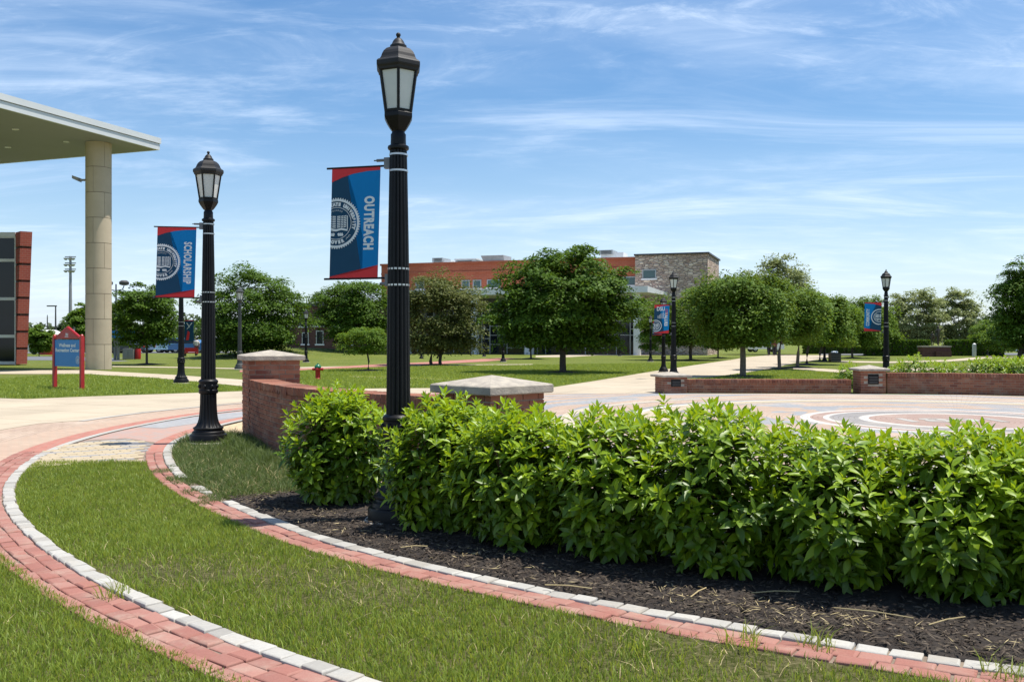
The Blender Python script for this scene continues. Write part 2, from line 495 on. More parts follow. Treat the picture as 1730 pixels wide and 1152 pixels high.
    M['blue'] = m_plain('blue_vinyl', (0.005, 0.205, 0.50), (0.006, 0.22, 0.54), 3, 0.6, spec=0.15)
    M['red'] = m_plain('red_vinyl', (0.72, 0.036, 0.040), (0.68, 0.032, 0.036), 3, 0.5, spec=0.3)
    M['ink'] = m_plain('white_print', (0.78, 0.79, 0.78), (0.74, 0.75, 0.75), 3, 0.55, spec=0.3)
    M['redpaint'] = m_plain('red_paint', (0.42, 0.016, 0.018), (0.36, 0.014, 0.016), 6, 0.4)
    M['signblue'] = m_plain('sign_blue', (0.010, 0.20, 0.52), (0.010, 0.185, 0.49), 3, 0.4)
    M['greenpaint'] = m_plain('green_paint', (0.010, 0.15, 0.075), (0.010, 0.13, 0.065), 6, 0.35)
    M['bark'] = m_plain('bark', (0.060, 0.047, 0.038), (0.105, 0.088, 0.070), 14, 0.95, bump=0.7)
    M['bark_light'] = m_plain('pale_bark', (0.20, 0.165, 0.125), (0.12, 0.10, 0.08), 12, 0.95, bump=0.6)
    M['stem'] = m_plain('shrub_stem', (0.085, 0.045, 0.030), (0.06, 0.05, 0.03), 14, 0.8)
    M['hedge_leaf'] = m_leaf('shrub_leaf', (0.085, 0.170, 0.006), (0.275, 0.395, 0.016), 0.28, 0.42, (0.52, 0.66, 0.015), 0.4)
    M['hedge_shaded'] = m_leaf('shaded_shrub_leaf', (0.040, 0.095, 0.006), (0.125, 0.210, 0.012), 0.22, 0.42, (0.26, 0.38, 0.015), 0.4)  # shrub leaf darkened: shade of the sides and inside put into its colour
    M['leaf_dark'] = m_leaf('leaf_dark', (0.020, 0.056, 0.005), (0.100, 0.180, 0.014), 0.24, 0.6, (0.17, 0.28, 0.02), 0.2)
    M['leaf_mid'] = m_leaf('leaf_mid', (0.044, 0.100, 0.009), (0.125, 0.205, 0.020), 0.28, 0.6, (0.22, 0.30, 0.03), 0.2)
    M['leaf_olive'] = m_leaf('leaf_olive', (0.050, 0.080, 0.014), (0.150, 0.155, 0.042), 0.24, 0.6, (0.20, 0.24, 0.04), 0.2)
    M['leaf_light'] = m_leaf('leaf_light', (0.050, 0.110, 0.009), (0.125, 0.205, 0.018), 0.30, 0.6, (0.26, 0.38, 0.03), 0.2)
    M['leaf_pale'] = m_leaf('leaf_pale', (0.15, 0.185, 0.065), (0.29, 0.315, 0.135), 0.32, 0.7, (0.36, 0.42, 0.14), 0.15)
    M['leaf_far'] = m_leaf('leaf_far', (0.050, 0.080, 0.030), (0.095, 0.125, 0.050), 0.2, 0.7, (0.14, 0.2, 0.06))
    M['grass'] = m_leaf('grass_blade', (0.090, 0.155, 0.010), (0.290, 0.370, 0.062), 0.38, 0.5, (0.44, 0.50, 0.06), 0.35)
    M['weed'] = m_leaf('weed_blade', (0.050, 0.095, 0.018), (0.125, 0.160, 0.050), 0.30, 0.6, (0.2, 0.28, 0.06), 0.3)
    M['straw'] = m_plain('dry_straw', (0.46, 0.38, 0.20), (0.36, 0.28, 0.14), 9, 0.9, rnd=0.3)
    M['mulch'] = m_plain('mulch_soil', (0.016, 0.012, 0.010), (0.038, 0.028, 0.021), 22, 0.95, bump=0.9, coords='pos')
    M['chip'] = m_brick_piece('bark_chip', [(0.018, 0.013, 0.011), (0.055, 0.040, 0.030), (0.024, 0.018, 0.014), (0.14, 0.11, 0.08), (0.022, 0.016, 0.012)], 0.1, 0.95, 60)
    M['precast'] = m_plain('precast_panel', (0.50, 0.415, 0.295), (0.455, 0.375, 0.265), 1.5, 0.85, rnd=0.05)
    M['joint'] = m_plain('panel_joint', (0.16, 0.13, 0.10), None, 4, 0.9)
    M['soffit'] = m_plain('soffit_panel', (0.285, 0.295, 0.335), (0.27, 0.28, 0.315), 0.4, 0.7)
    M['fascia'] = m_plain('fascia_metal', (0.62, 0.64, 0.64), (0.58, 0.60, 0.60), 0.6, 0.45)
    M['white'] = m_plain('white_paint', (0.72, 0.72, 0.70), (0.66, 0.66, 0.65), 2, 0.5)
    M['glass'] = m_plain('dark_glass', (0.010, 0.013, 0.017), (0.016, 0.02, 0.024), 0.6, 0.06, spec=0.35)
    M['tealglass'] = m_plain('teal_glass', (0.030, 0.085, 0.085), (0.022, 0.066, 0.070), 0.7, 0.12, spec=0.8)
    M['alu'] = m_plain('aluminium', (0.42, 0.43, 0.43), (0.36, 0.37, 0.37), 2, 0.4, 0.6)
    M['grey'] = m_plain('grey_metal', (0.30, 0.30, 0.30), (0.24, 0.24, 0.24), 3, 0.5)
    M['darkgrey'] = m_plain('dark_metal', (0.060, 0.058, 0.055), (0.05, 0.047, 0.045), 3, 0.5)
    M['asphalt'] = m_plain('asphalt', (0.15, 0.155, 0.165), (0.12, 0.125, 0.13), 3, 0.9, bump=0.3, coords='pos')
    M['bronze'] = m_plain('bronze', (0.075, 0.060, 0.042), (0.05, 0.048, 0.038), 6, 0.45, 0.7)
    M['tyre'] = m_plain('rubber', (0.018, 0.018, 0.018), None, 6, 0.8)
    M['skin'] = m_plain('skin', (0.20, 0.115, 0.075), None, 4, 0.6)
    # masonry of the far buildings, too far away to tell the pieces apart
    def masonry(name, c1, c2, mo, w, h, ms, scale=1.0):
        m, nt, out = new_mat(name); k = NT(nt); tc = k.obj()
        sp = k.n('ShaderNodeSeparateXYZ'); k.l(tc, sp.inputs[0])
        cb = k.n('ShaderNodeCombineXYZ'); k.l(k.math('ADD', sp.outputs['X'], sp.outputs['Y']), cb.inputs[0]); k.l(sp.outputs['Z'], cb.inputs[1])
        br = k.n('ShaderNodeTexBrick'); br.inputs['Scale'].default_value = scale
        br.inputs['Brick Width'].default_value = w; br.inputs['Row Height'].default_value = h; br.inputs['Mortar Size'].default_value = ms
        br.inputs['Color1'].default_value = (*c1, 1); br.inputs['Color2'].default_value = (*c2, 1); br.inputs['Mortar'].default_value = (*mo, 1)
        k.l(cb.outputs[0], br.inputs['Vector'])
        n = k.noise(tc, 0.6, 5, 0.6); f = k.noise(tc, 9, 3, 0.6)
        col = k.mix(k.math('MULTIPLY', k.ramp(n, 0.4, 0.75), 0.3), br.outputs['Color'], tuple(v * 0.7 for v in c2))
        col = k.mix(k.math('MULTIPLY', f, 0.25), col, c2)
        k.princ(out, col, 0.9, 0, 0.2, br.outputs['Fac'], -0.3, 0.01); M[name] = m
    masonry('brick_red', (0.44, 0.125, 0.065), (0.38, 0.105, 0.058), (0.44, 0.21, 0.15), 0.6, 0.2, 0.012)
    masonry('brick_dark', (0.12, 0.060, 0.048), (0.09, 0.045, 0.038), (0.15, 0.10, 0.085), 0.6, 0.2, 0.012)
    masonry('brick_fin', (0.40, 0.095, 0.065), (0.33, 0.075, 0.055), (0.38, 0.20, 0.16), 0.4, 0.13, 0.012)
    m, nt, out = new_mat('fieldstone'); k = NT(nt); tc = k.obj()
    mp = k.n('ShaderNodeMapping'); mp.inputs['Scale'].default_value = (2.1, 2.1, 5.0); k.l(tc, mp.inputs[0])
    vo = k.n('ShaderNodeTexVoronoi'); vo.inputs['Scale'].default_value = 1.0; k.l(mp.outputs[0], vo.inputs['Vector'])
    ve = k.n('ShaderNodeTexVoronoi', feature='DISTANCE_TO_EDGE'); ve.inputs['Scale'].default_value = 1.0; k.l(mp.outputs[0], ve.inputs['Vector'])
    sv = k.n('ShaderNodeSeparateColor'); k.l(vo.outputs['Color'], sv.inputs[0])
    cr = k.n('ShaderNodeValToRGB'); el = cr.color_ramp.elements
    cs = [(0.34, 0.24, 0.19), (0.60, 0.47, 0.37), (0.44, 0.32, 0.26), (0.76, 0.64, 0.51), (0.52, 0.37, 0.29), (0.40, 0.32, 0.27)]
    while len(el) < len(cs): el.new(0.5)
    for i, c in enumerate(cs): el[i].position = i / (len(cs) - 1); el[i].color = (*c, 1)
    k.l(sv.outputs[0], cr.inputs[0])
    col = k.mix(k.ramp(ve.outputs['Distance'], 0.0, 0.10), (0.20, 0.16, 0.14), cr.outputs[0])
    k.princ(out, col, 0.9, 0, 0.2, k.ramp(ve.outputs['Distance'], 0.0, 0.2), 0.8, 0.06); M['stone'] = m
PC = (8.7, 18.5)                    # centre of the ringed plaza
build_materials()

# ------------------------------------------------------------------ the setting: lawn, roads, paths, plaza
def terrain():
    xs = np.r_[-3000, -900, -300, -120, np.linspace(-60, 60, 61), 120, 300, 900, 3000]
    ys = np.r_[-30, 0, 20, 40, np.linspace(50, 110, 41), 140, 300, 900, 4000]
    vs = []; nx = len(xs)
    for y in ys:
        for x in xs:
            z = 0.85 * math.exp(-((x + 17.5) / 7.0) ** 2 - ((y - 79) / 8.0) ** 2)
            if z < 0.004: z = 0
            vs.append((x, y, z))
    fs = [(j*nx+i, j*nx+i+1, (j+1)*nx+i+1, (j+1)*nx+i) for j in range(len(ys)-1) for i in range(nx-1)]
    mb = MB(); mb.v = vs; mb.f = fs
    tag(mb.build('ground', M['lawn'], smooth=60), kind='structure')
terrain()
def hill_z(x, y): return 0.85 * math.exp(-((x + 17.5) / 7.0) ** 2 - ((y - 79) / 8.0) ** 2)

# two curved borders of white cobbles and red pavers, traced on the ground
r1_px = [(413,693),(340,701),(243,718),(170,734),(97,756),(49,783),(15,817),(13,853),(28,879),(62,915),(113,951),(170,987),(247,1025),(334,1064),(437,1102),(555,1143)]
r2_px = [(413,710),(374,718),(329,732),(288,750),(280,771),(298,804),(337,830),(396,858),(463,886),(540,915),(617,938),(689,953),(744,969),(839,990),(983,1019),(1079,1036),(1180,1056),(1293,1079),(1417,1096),(1561,1117),(1705,1141)]
def extend(pts, c, n0, n1, step=0.5):
    pts = [np.array(G(*p)) for p in pts]; c = np.array(c)
    def ext(p, q, n):
        out = []; r = np.hypot(*(p - c)); a = math.atan2(*(p - c)[::-1]); sgn = np.sign(np.cross(q - c, p - c))
        for i in range(1, n + 1):
            aa = a + sgn * i * step / r
            out.append(c + r * np.array([math.cos(aa), math.sin(aa)]))
        return out
    return ext(pts[0], pts[2], n0)[::-1] + pts + ext(pts[-1], pts[-3], n1)
RA = smooth_line(extend(r1_px, (8.1, 16.5), 22, 9))
RB = smooth_line(extend(r2_px, (9.5, 17.7), 18, 6))
# the left-hand normal of both lines points towards the plaza's centre or away from it: make + the outside
for nm in ('RA', 'RB'):
    q = globals()[nm]; _, n = normals(q)
    if np.dot(n[len(q)//2], q[len(q)//2] - np.array(PC)) < 0:
        globals()[nm] = q[::-1].copy()

road_low = [G(*p) for p in [(0,727),(65,716),(136,711),(243,696),(337,687),(413,679),(560,672),(700,667.5),(820,666),(930,665.5),(1040,665),(1112,664.6)]]
road_low = [(-16.5, 14.5)] + road_low
# plaza sheet: from the road edge round to the far walls and back under the near beds
plaza_poly = [(-16.5, 14.5)] + road_low[1:] + [G(1300,665), G(1475,666), G(1620,667), G(1730,669.5), (19.5, 24.5), (23, 20), (24, 14), (22, 8), (17, 5.2), (11, 4.0), (6, 3.4), (2.5, 3.2), (-2, 2.6), (-9, 3.0), (-16.5, 6)]
tag(sheet('plaza', plaza_poly, 0.004, M['plaza']), kind='structure')

# concrete drive, walks
conc = road_low + [G(1112,661), G(1150,646), G(1205,637), G(1290,625), G(1345,613), G(1392,606), G(1412,600), G(1300,600), G(1265,603), G(1235,608), G(1180,616), G(1100,628), G(1010,643), G(925,656), G(820,656.5), G(735,656), G(650,656.5), G(560,657.5), G(413,661), G(300,665), G(155,670), G(44,674.5), G(0,673), (-17, 25.6), (-24, 26)]
tag(sheet('road', conc, 0.008, M['concrete']), kind='structure')
walks = [
    [(0,626),(150,625.5),(190,628),(300,634),(413,642),(500,650),(560,656),(500,660),(413,653),(330,645),(250,638),(140,632),(0,632),(-200,632),(-200,626)],
    [(190,618.5),(300,620),(420,622.5),(420,624),(300,621.6),(190,620)],
    [(590,635.5),(690,638.5),(775,641.5),(775,643.5),(690,640.5),(590,637.5)],
    [(500,620.5),(600,618.5),(700,616.5),(900,615.3),(900,616.5),(700,618.2),(600,620.5),(500,622.5)],
    [(905,601),(1010,597.5),(1100,598),(1100,600.5),(1010,600.5),(960,603.5),(905,603.5)],
    [(1340,620),(1440,626),(1560,622),(1660,624),(1660,628),(1560,626),(1440,631),(1340,624)],
    [(1400,609),(1500,611),(1600,608),(1680,601),(1740,604),(1740,606),(1690,605),(1600,611),(1500,613.5),(1400,612)],
    [(30,606),(100,606),(100,608.5),(30,608.5)],
]
for w in walks:
    tag(sheet('path', [G(*p) for p in w], 0.012, M['concrete']), kind='structure')
tag(sheet('path', [G(*p) for p in [(405,626),(470,624),(545,621.5),(640,615.5),(720,612),(790,608),(845,605),(880,606),(820,611),(740,615.5),(660,619),(545,624),(470,628),(405,629)]], 0.016, M['paving_red']), kind='structure')
tag(sheet('road', [G(*p) for p in [(-60,602),(100,602.5),(190,605),(300,604),(300,608.5),(190,611),(100,609),(-60,608)]], 0.016, M['asphalt']), kind='structure')
tag(sheet('road', [(-140, 96), (-20, 104), (-30, 118), (-140, 112)], 0.016, M['asphalt']), kind='structure')
tag(sheet('road', [(30, 92), (120, 84), (120, 100), (34, 106)], 0.016, M['asphalt']), kind='structure')

# coloured paving between the two borders, out of the grass
def band(q, o0, o1, i0, i1):
    _, n = normals(q)
    a = q + n * o0; b = q + n * o1
    return [tuple(p) for p in a[i0:i1]] + [tuple(p) for p in b[i0:i1][::-1]]
def idx_near(q, pt): return int(np.argmin(np.hypot(q[:, 0] - pt[0], q[:, 1] - pt[1])))
def span(q, pa, pb):
    i, j = sorted((idx_near(q, pa), idx_near(q, pb)))
    return i, j + 1
far_part = [tuple(p) for p in RA if p[1] > 12.0]
i0, i1 = span(RA, G(413, 693), G(20, 810))
tag(sheet('paving_field', band(RA, -0.04, 0.0, i0, i1)[: (i1 - i0)] + [G(226,779), G(262,752), G(320,735), G(413,712)][:: (1 if RA[i0][1] > RA[i1-1][1] else -1)], 0.006, M['paving_rose']), kind='structure')
tag(sheet('paving_field', [G(*p) for p in [(226,722),(300,709),(345,702.5),(415,695),(415,704),(330,716),(275,724)]], 0.009, M['paving_blue']), kind='structure')
# outer peach band with a thin white line
WL = smooth_line([G(*p) for p in [(136,712),(190,703.5),(243,696.5),(337,687.5),(413,680.5),(520,674.5),(640,670)]], 0.1, 10)
i0, i1 = span(RA, G(413, 688), G(0, 840))
tag(sheet('paving_field', band(RA, 0.3, 1.1, max(0, i0 - 60), i1), 0.006, M['paving_peach']), kind='structure')
tag(strip('white_line', WL, -0.07, 0.07, 0.012, M['cobble']), kind='structure')
# tan paving on the plaza side of the inner border, by the second lamp and the wall
i0, i1 = span(RB, G(480, 700), G(283, 765))
_, nB = normals(RB)
tag(sheet('paving_field', band(RB, -1.6, 0.0, i0, i1), 0.006, M['paving_tan']), kind='structure')

# --- the borders themselves: pieces near by, plain strips beyond
def block_mesh(name, m, var, ch=0.13):
    r_ = random.Random(var)
    j = lambda a: r_.uniform(-a, a)
    b = [(-.5+j(.035), -.5+j(.06)), (.5+j(.035), -.5+j(.06)), (.5+j(.035), .5+j(.06)), (-.5+j(.035), .5+j(.06))]
    vs = [(x, y, -1.0) for x, y in b] + [(x, y, 0.35+j(.08)) for x, y in b] + [(x*(1-ch*.35)+j(.012), y*(1-ch*.55)+j(.015), 0.78+j(.08)) for x, y in b] + [(x*(1-ch*1.3)+j(.02), y*(1-ch*1.9)+j(.03), 1.0+j(.14)) for x, y in b]
    fs = [(12,13,14,15)] + [(4*k+i, 4*k+(i+1) % 4, 4*k+4+(i+1) % 4, 4*k+4+i) for k in range(3) for i in range(4)]
    mb = MB(); mb.v = vs; mb.f = fs
    return mb.mesh(name, m, 75)
BLK = {key: [block_mesh(key, M[key], 31 * v + len(key)) for v in range(7)] for key in ('cobble', 'paver', 'paver_yellow', 'paver_gray')}
def lay_course(q, parent, key, name, off, width, length, ymax, ymin, z=0.012, gap=0.012, skip=()):
    t, n = normals(q)
    d = np.r_[0, np.cumsum(np.hypot(*np.diff(q, axis=0).T))]
    s = random.uniform(0, length)
    while s < d[-1] - length:
        L = length * random.uniform(0.86, 1.16)
        c = s + L / 2
        x, y = np.interp(c, d, q[:, 0]), np.interp(c, d, q[:, 1])
        tx, ty = np.interp(c, d, t[:, 0]), np.interp(c, d, t[:, 1])
        nx, ny = np.interp(c, d, n[:, 0]), np.interp(c, d, n[:, 1])
        px, py = x + nx * off, y + ny * off
        vis = ymin < py < ymax and abs(px / max(py, 0.1)) < 0.66
        for (pa, rad) in skip:
            if math.hypot(px - pa[0], py - pa[1]) < rad: vis = False
        if vis:
            o = link(name, random.choice(BLK[key]), parent)
            o.location = (px + random.uniform(-.004, .004), py + random.uniform(-.004, .004), z + random.uniform(-.004, .006))
            o.rotation_euler = (random.uniform(-.03, .03), random.uniform(-.03, .03), math.atan2(ty, tx) + random.uniform(-.03, .03))
            o.scale = ((L - gap - (.003 if key == 'cobble' else 0)), width - gap * 0.8, 0.013)
        s += L
def part_of(q, lo, hi):
    keep = (q[:, 1] > lo) & (q[:, 1] < hi)
    return q[keep]
bA = strip('kerb', RA, -0.075, 0.40, 0.010, M['bedding']); tag(bA, kind='structure')
bB = strip('kerb', RB, -0.075, 0.30, 0.010, M['bedding']); tag(bB, kind='structure')
YM = 13.2
lay_course(RA, bA, 'cobble', 'cobble', 0.0, 0.118, 0.165, YM, 3.6, 0.020)
for off in (0.112, 0.222, 0.332):
    lay_course(RA, bA, 'paver', 'paver', off, 0.112, 0.172, YM, 3.6)
gaps = [(G(318, 818), 0.28), (G(368, 843), 0.34)]
lay_course(RB, bB, 'cobble', 'cobble', 0.0, 0.118, 0.165, YM, 3.6, 0.020, skip=gaps)
for off in (0.112, 0.222):
    lay_course(RB, bB, 'paver', 'paver', off, 0.112, 0.172, YM, 3.6)
fa = RA[(RA[:, 1] > YM)]; fb = RB[(RB[:, 1] > YM)]
for q, w in ((fa, 3), (fb, 2)):
    if len(q) > 3:
        strip('cobble_line', q, -0.06, 0.06, 0.020, M['cobble'], bA if q is fa else bB)
        strip('paver_line', q, 0.06, 0.06 + 0.112 * w, 0.016, M['paving_red'], bA if q is fa else bB)
# yellow and grey pavers between grass and drive
pf = sheet('paving_bed', [G(*p) for p in [(44,793),(75,768),(104,756),(150,744),(215,741),(262,748),(236,765),(232,781),(146,783.5)]], 0.0095, M['bedding'])
tag(pf, kind='structure')
poly_y = [G(*p) for p in [(44,793),(75,768),(104,756),(150,746),(210,743),(255,750),(236,765),(230,781),(146,783.5)]]
e1 = np.array(G(226, 779)) - np.array(G(48, 791)); e1 /= np.hypot(*e1); e2 = np.array([-e1[1], e1[0]])
org = np.array(G(40, 800))
for a in range(-2, 12):
    for b in range(-3, 26):
        c = org + e1 * (a * 0.232 + (0.11 if b % 2 else 0)) + e2 * (b * 0.125)
        if inside(np.array([c]), poly_y)[0]:
            grey = (b % 5 == 0 and a > 1 + (b % 3)) or (a >= 7 and (a + b) % 3 != 0)
            o = link('paver', random.choice(BLK['paver_gray' if grey else 'paver_yellow']), pf)
            o.location = (c[0], c[1], 0.012 + random.uniform(-.003, .003))
            o.rotation_euler = (random.uniform(-.02, .02), random.uniform(-.02, .02), math.atan2(e1[1], e1[0]))
            o.scale = (0.222, 0.117, 0.013)
# wording of the plaza's centre
def text_tris(s, size=1.0, bold=0.0, xs=1.0, space=1.0):
    cu = bpy.data.curves.new('t', 'FONT'); cu.body = s; cu.size = size; cu.offset = bold; cu.space_character = space
    cu.align_x = 'CENTER'; cu.align_y = 'CENTER'; cu.resolution_u = 3
    o = bpy.data.objects.new('t', cu); COL.objects.link(o)
    bpy.context.view_layer.update()
    me = o.evaluated_get(bpy.context.evaluated_depsgraph_get()).to_mesh()
    me.calc_loop_triangles()
    v = [(p.co.x * xs, p.co.y) for p in me.vertices]
    tr = [tuple(v[i] for i in t.vertices) for t in me.loop_triangles]
    bpy.data.objects.remove(o); bpy.data.curves.remove(cu)
    return tr
mb = MB()
for tri in text_tris('1891', 1.15, 0.03):
    mb.add([(PC[0] - 0.1 + x, PC[1] + y, 0.008) for x, y in tri], [(0, 1, 2)])
tag(mb.build('paving_numerals', M['cobble']), kind='structure')

# beds and near lawns --------------------------------------------------------
tB, nB = normals(RB); tA, nA = normals(RA)
i0, i1 = span(RB, G(375, 848), RB[-1] if RB[-1][1] < 6 else RB[0])
bed_poly = [tuple(p) for p in (RB - nB * 0.062)[i0:i1]] + [tuple(p) for p in (RB - nB * 2.55)[i0:i1][::-1]]
MZ = 0.035
mb = MB()
K = i1 - i0
prof = [(-0.062, 0.012), (-0.10, 0.030), (-0.4, MZ), (-1.2, MZ + 0.02), (-2.4, MZ), (-2.55, 0.0)]
for o_, z_ in prof:
    for p in (RB + nB * o_)[i0:i1]: mb.v.append((p[0], p[1], z_ + (rng.normal(0, 0.006) if -2.5 < o_ < -0.07 else 0)))
for a in range(len(prof) - 1):
    for i in range(K - 1): mb.f.append((a*K+i, a*K+i+1, (a+1)*K+i+1, (a+1)*K+i))
tag(mb.build('mulch_ground', M['mulch'], smooth=80), kind='structure')
j0, j1 = span(RB, G(300, 741), G(375, 848))
weed_poly = [tuple(p) for p in (RB - nB * 0.062)[j0:j1]] + [tuple(p) for p in (RB - nB * 1.35)[j0:j1][::-1]]
tag(sheet('weedy_ground', weed_poly, 0.014, M['thatch']), kind='structure')
ia = span(RA, G(48, 784), RA[-1] if RA[-1][1] < 6 else RA[0]); ib = span(RB, G(240, 783), RB[-1] if RB[-1][1] < 6 else RB[0])
def oriented(seg):                        # from the far end to the near end
    return seg if seg[0][1] > seg[-1][1] else seg[::-1]
segA = oriented((RA - nA * 0.062)[ia[0]:ia[1]]); segB = oriented((RB + nB * 0.275)[ib[0]:ib[1]])
wedge = [tuple(p) for p in segB] + [tuple(p) for p in segA[::-1]] + [G(146, 782)]
tag(sheet('lawn_strip', wedge, 0.011, M['thatch']), kind='structure')
ic = span(RA, G(-5, 860), RA[-1] if RA[-1][1] < 6 else RA[0])
segC = oriented((RA + nA * 0.33)[ic[0]:ic[1]])
lawn_poly = [tuple(p) for p in segC] + [(1.5, 2.3), (-9, 2.3), (-9, 8.6)]
tag(sheet('lawn_corner', lawn_poly, 0.011, M['thatch']), kind='structure')

# grass blades
def blades(polys, n, hmin, hmax, wid, z0, bbox, lean=0.5, dens=None):
    x0, x1, y0, y1 = bbox
    pts = np.c_[rng.uniform(x0, x1, n), rng.uniform(y0, y1, n)]
    ok = np.zeros(n, bool)
    for p in polys: ok |= inside(pts, p)
    ok &= np.abs(pts[:, 0]) < 0.62 * pts[:, 1] + 0.9
    if dens is not None: ok &= rng.random(n) < dens(pts)
    pts = pts[ok]; n = len(pts)
    clump = np.sin(pts[:, 0] * 9.1 + 2 * np.sin(pts[:, 1] * 7.3)) * np.sin(pts[:, 1] * 8.7 + 1.5 * np.sin(pts[:, 0] * 6.1))
    big = np.sin(pts[:, 0] * 1.7 + 1.0 + np.sin(pts[:, 1] * 1.3)) * np.sin(pts[:, 1] * 1.9)
    h = rng.uniform(hmin, hmax, n) * (1 + 0.20 * clump + 0.16 * big)
    a = rng.uniform(0, 2 * np.pi, n); w = wid * rng.uniform(0.6, 1.3, n)
    ln = h * rng.uniform(0.1, lean * 1.6, n)
    la = rng.uniform(0, 2 * np.pi, n)
    b0 = np.c_[pts[:, 0], pts[:, 1], np.full(n, z0)]
    sx = np.c_[np.cos(a) * w / 2, np.sin(a) * w / 2, np.zeros(n)]
    md = b0 + np.c_[np.cos(la) * ln * 0.35, np.sin(la) * ln * 0.35, h * 0.62]
    tp = b0 + np.c_[np.cos(la) * ln, np.sin(la) * ln, h]
    V = np.stack([b0 - sx, b0 + sx, md + sx * 0.8, md - sx * 0.8, tp], 1).reshape(-1, 3)
    base = np.arange(n)[:, None] * 5
    F = np.concatenate([base + [0, 1, 2], base + [0, 2, 3], base + [3, 2, 4]], 0)
    return V, F
def worn(pts):                                            # thin, dry patches in the strip
    d = np.ones(len(pts))
    for (px, py, r_) in ((235, 965, .45), (520, 980, .55), (1160, 1090, .7), (330, 975, .3), (1330, 1130, .5), (620, 1010, .4)):
        c = G(px, py); d *= 1 - 0.72 * np.exp(-(((pts[:, 0]-c[0])/1.3)**2 + (pts[:, 1]-c[1])**2) / r_**2)
    return d * np.clip(1.3 - pts[:, 1] / 17.0, 0.45, 1)
V, F = blades([wedge, lawn_poly], 720000, 0.022, 0.055, 0.0056, 0.010, (-8.5, 3.4, 3.3, 12.6), 0.6, worn)
tag(link('grass', np_mesh_idx('grass', V, F, M['grass'])), 'short mown green grass beside the curved red borders', 'grass', kind='stuff')
V, F = blades([wedge, lawn_poly], 34000, 0.02, 0.05, 0.0045, 0.012, (-8.5, 3.4, 3.3, 12.6), 1.6, lambda p: 0.12 + 0.9 * (1 - worn(p) / np.clip(1.3 - p[:, 1] / 17, .45, 1)))
tag(link('dry_grass', np_mesh_idx('dry_grass', V, F, M['straw'])), 'dry straw-coloured blades scattered through the near grass', 'dry grass', kind='stuff')
V, F = blades([weed_poly], 90000, 0.05, 0.125, 0.0065, 0.012, (-6, 0, 7, 16), 0.9)
tag(link('weeds', np_mesh_idx('weeds', V, F, M['weed'])), 'shaggy weedy grass between the wall and the broken border', 'weeds', kind='stuff')
V, F = blades([weed_poly], 14000, 0.04, 0.10, 0.005, 0.012, (-6, 0, 7, 16), 1.4)
tag(link('dry_weeds', np_mesh_idx('dry_weeds', V, F, M['straw'])), 'dry stalks among the shaggy weeds by the wall', 'dry weeds', kind='stuff')
wb = [[(c[0] + .16 * math.cos(t), c[1] + .3 * math.sin(t)) for t in np.linspace(0, 6.28, 10)[:-1]] for c in ((-4.28, 14.5), (-4.0, 13.7), (-3.7, 13.1), (-3.4, 12.6), (-3.2, 12.2), (-4.45, 14.9))]
V, F = blades(wb, 40000, 0.08, 0.20, 0.008, 0.012, (-5.2, -2.5, 11, 16), 0.8)
tag(link('wall_weeds', np_mesh_idx('wall_weeds', V, F, M['weed'])), 'tall dark weeds along the foot of the curved wall', 'weeds', kind='stuff')
# weeds in the joints and along the broken stretch
jp = []
for (px, py, r_) in ((318, 818, .22), (365, 843, .25), (300, 790, .15), (272, 800, .2), (330, 835, .2), (300, 812, .2), (350, 852, .18)):
    c = G(px, py); jp.append([(c[0] + r_ * math.cos(t) * 0.7, c[1] + r_ * math.sin(t)) for t in np.linspace(0, 6.28, 10)[:-1]])
V, F = blades(jp, 60000, 0.02, 0.06, 0.005, 0.012, (-5, -2, 8, 12.5), 1.2)
tag(link('joint_weeds', np_mesh_idx('joint_weeds', V, F, M['weed'])), 'weeds grown through the broken paver border', 'weeds', kind='stuff')
tl = G(120, 940)
tuft = [[(c[0] + .10 * math.cos(t), c[1] + .13 * math.sin(t)) for t in np.linspace(0, 6.28, 10)[:-1]] for c in (G(1078, 1108), G(945, 1102), G(20, 832), G(1380, 1098), G(1700, 1150), G(1250, 1093), G(195, 1013), G(450, 742), G(425, 750), G(400, 748))]
V, F = blades(tuft, 160000, 0.05, 0.13, 0.006, 0.012, (-5, 3.4, 3.6, 16), 0.9)
tag(link('grass_tuft', np_mesh_idx('grass_tuft', V, F, M['grass'])), 'loose taller tufts along the near borders and the wall', 'grass', kind='stuff')
# coarser blades roughen the lawns farther off and their edges
far_l = [[G(*p) for p in q] for q in ([(0,633),(140,633),(250,639),(330,646),(413,655),(413,660),(300,664),(155,669),(44,673.5),(-40,672),(-40,633)], [(1160,641),(1205,638.5),(1290,627),(1340,625),(1440,633),(1440,640),(1160,641.5)], [(440,656.5),(735,655),(920,655),(1000,643),(1100,627),(1200,612.5),(900,617),(700,619.5),(560,624.5),(440,630)])]
V, F = blades(far_l, 420000, 0.04, 0.085, 0.018, 0.002, (-20, 15, 24, 64), 0.7)
tag(link('far_grass', np_mesh_idx('far_grass', V, F, M['grass'])), 'mown lawns beyond the plaza and the drive', 'grass', kind='stuff')

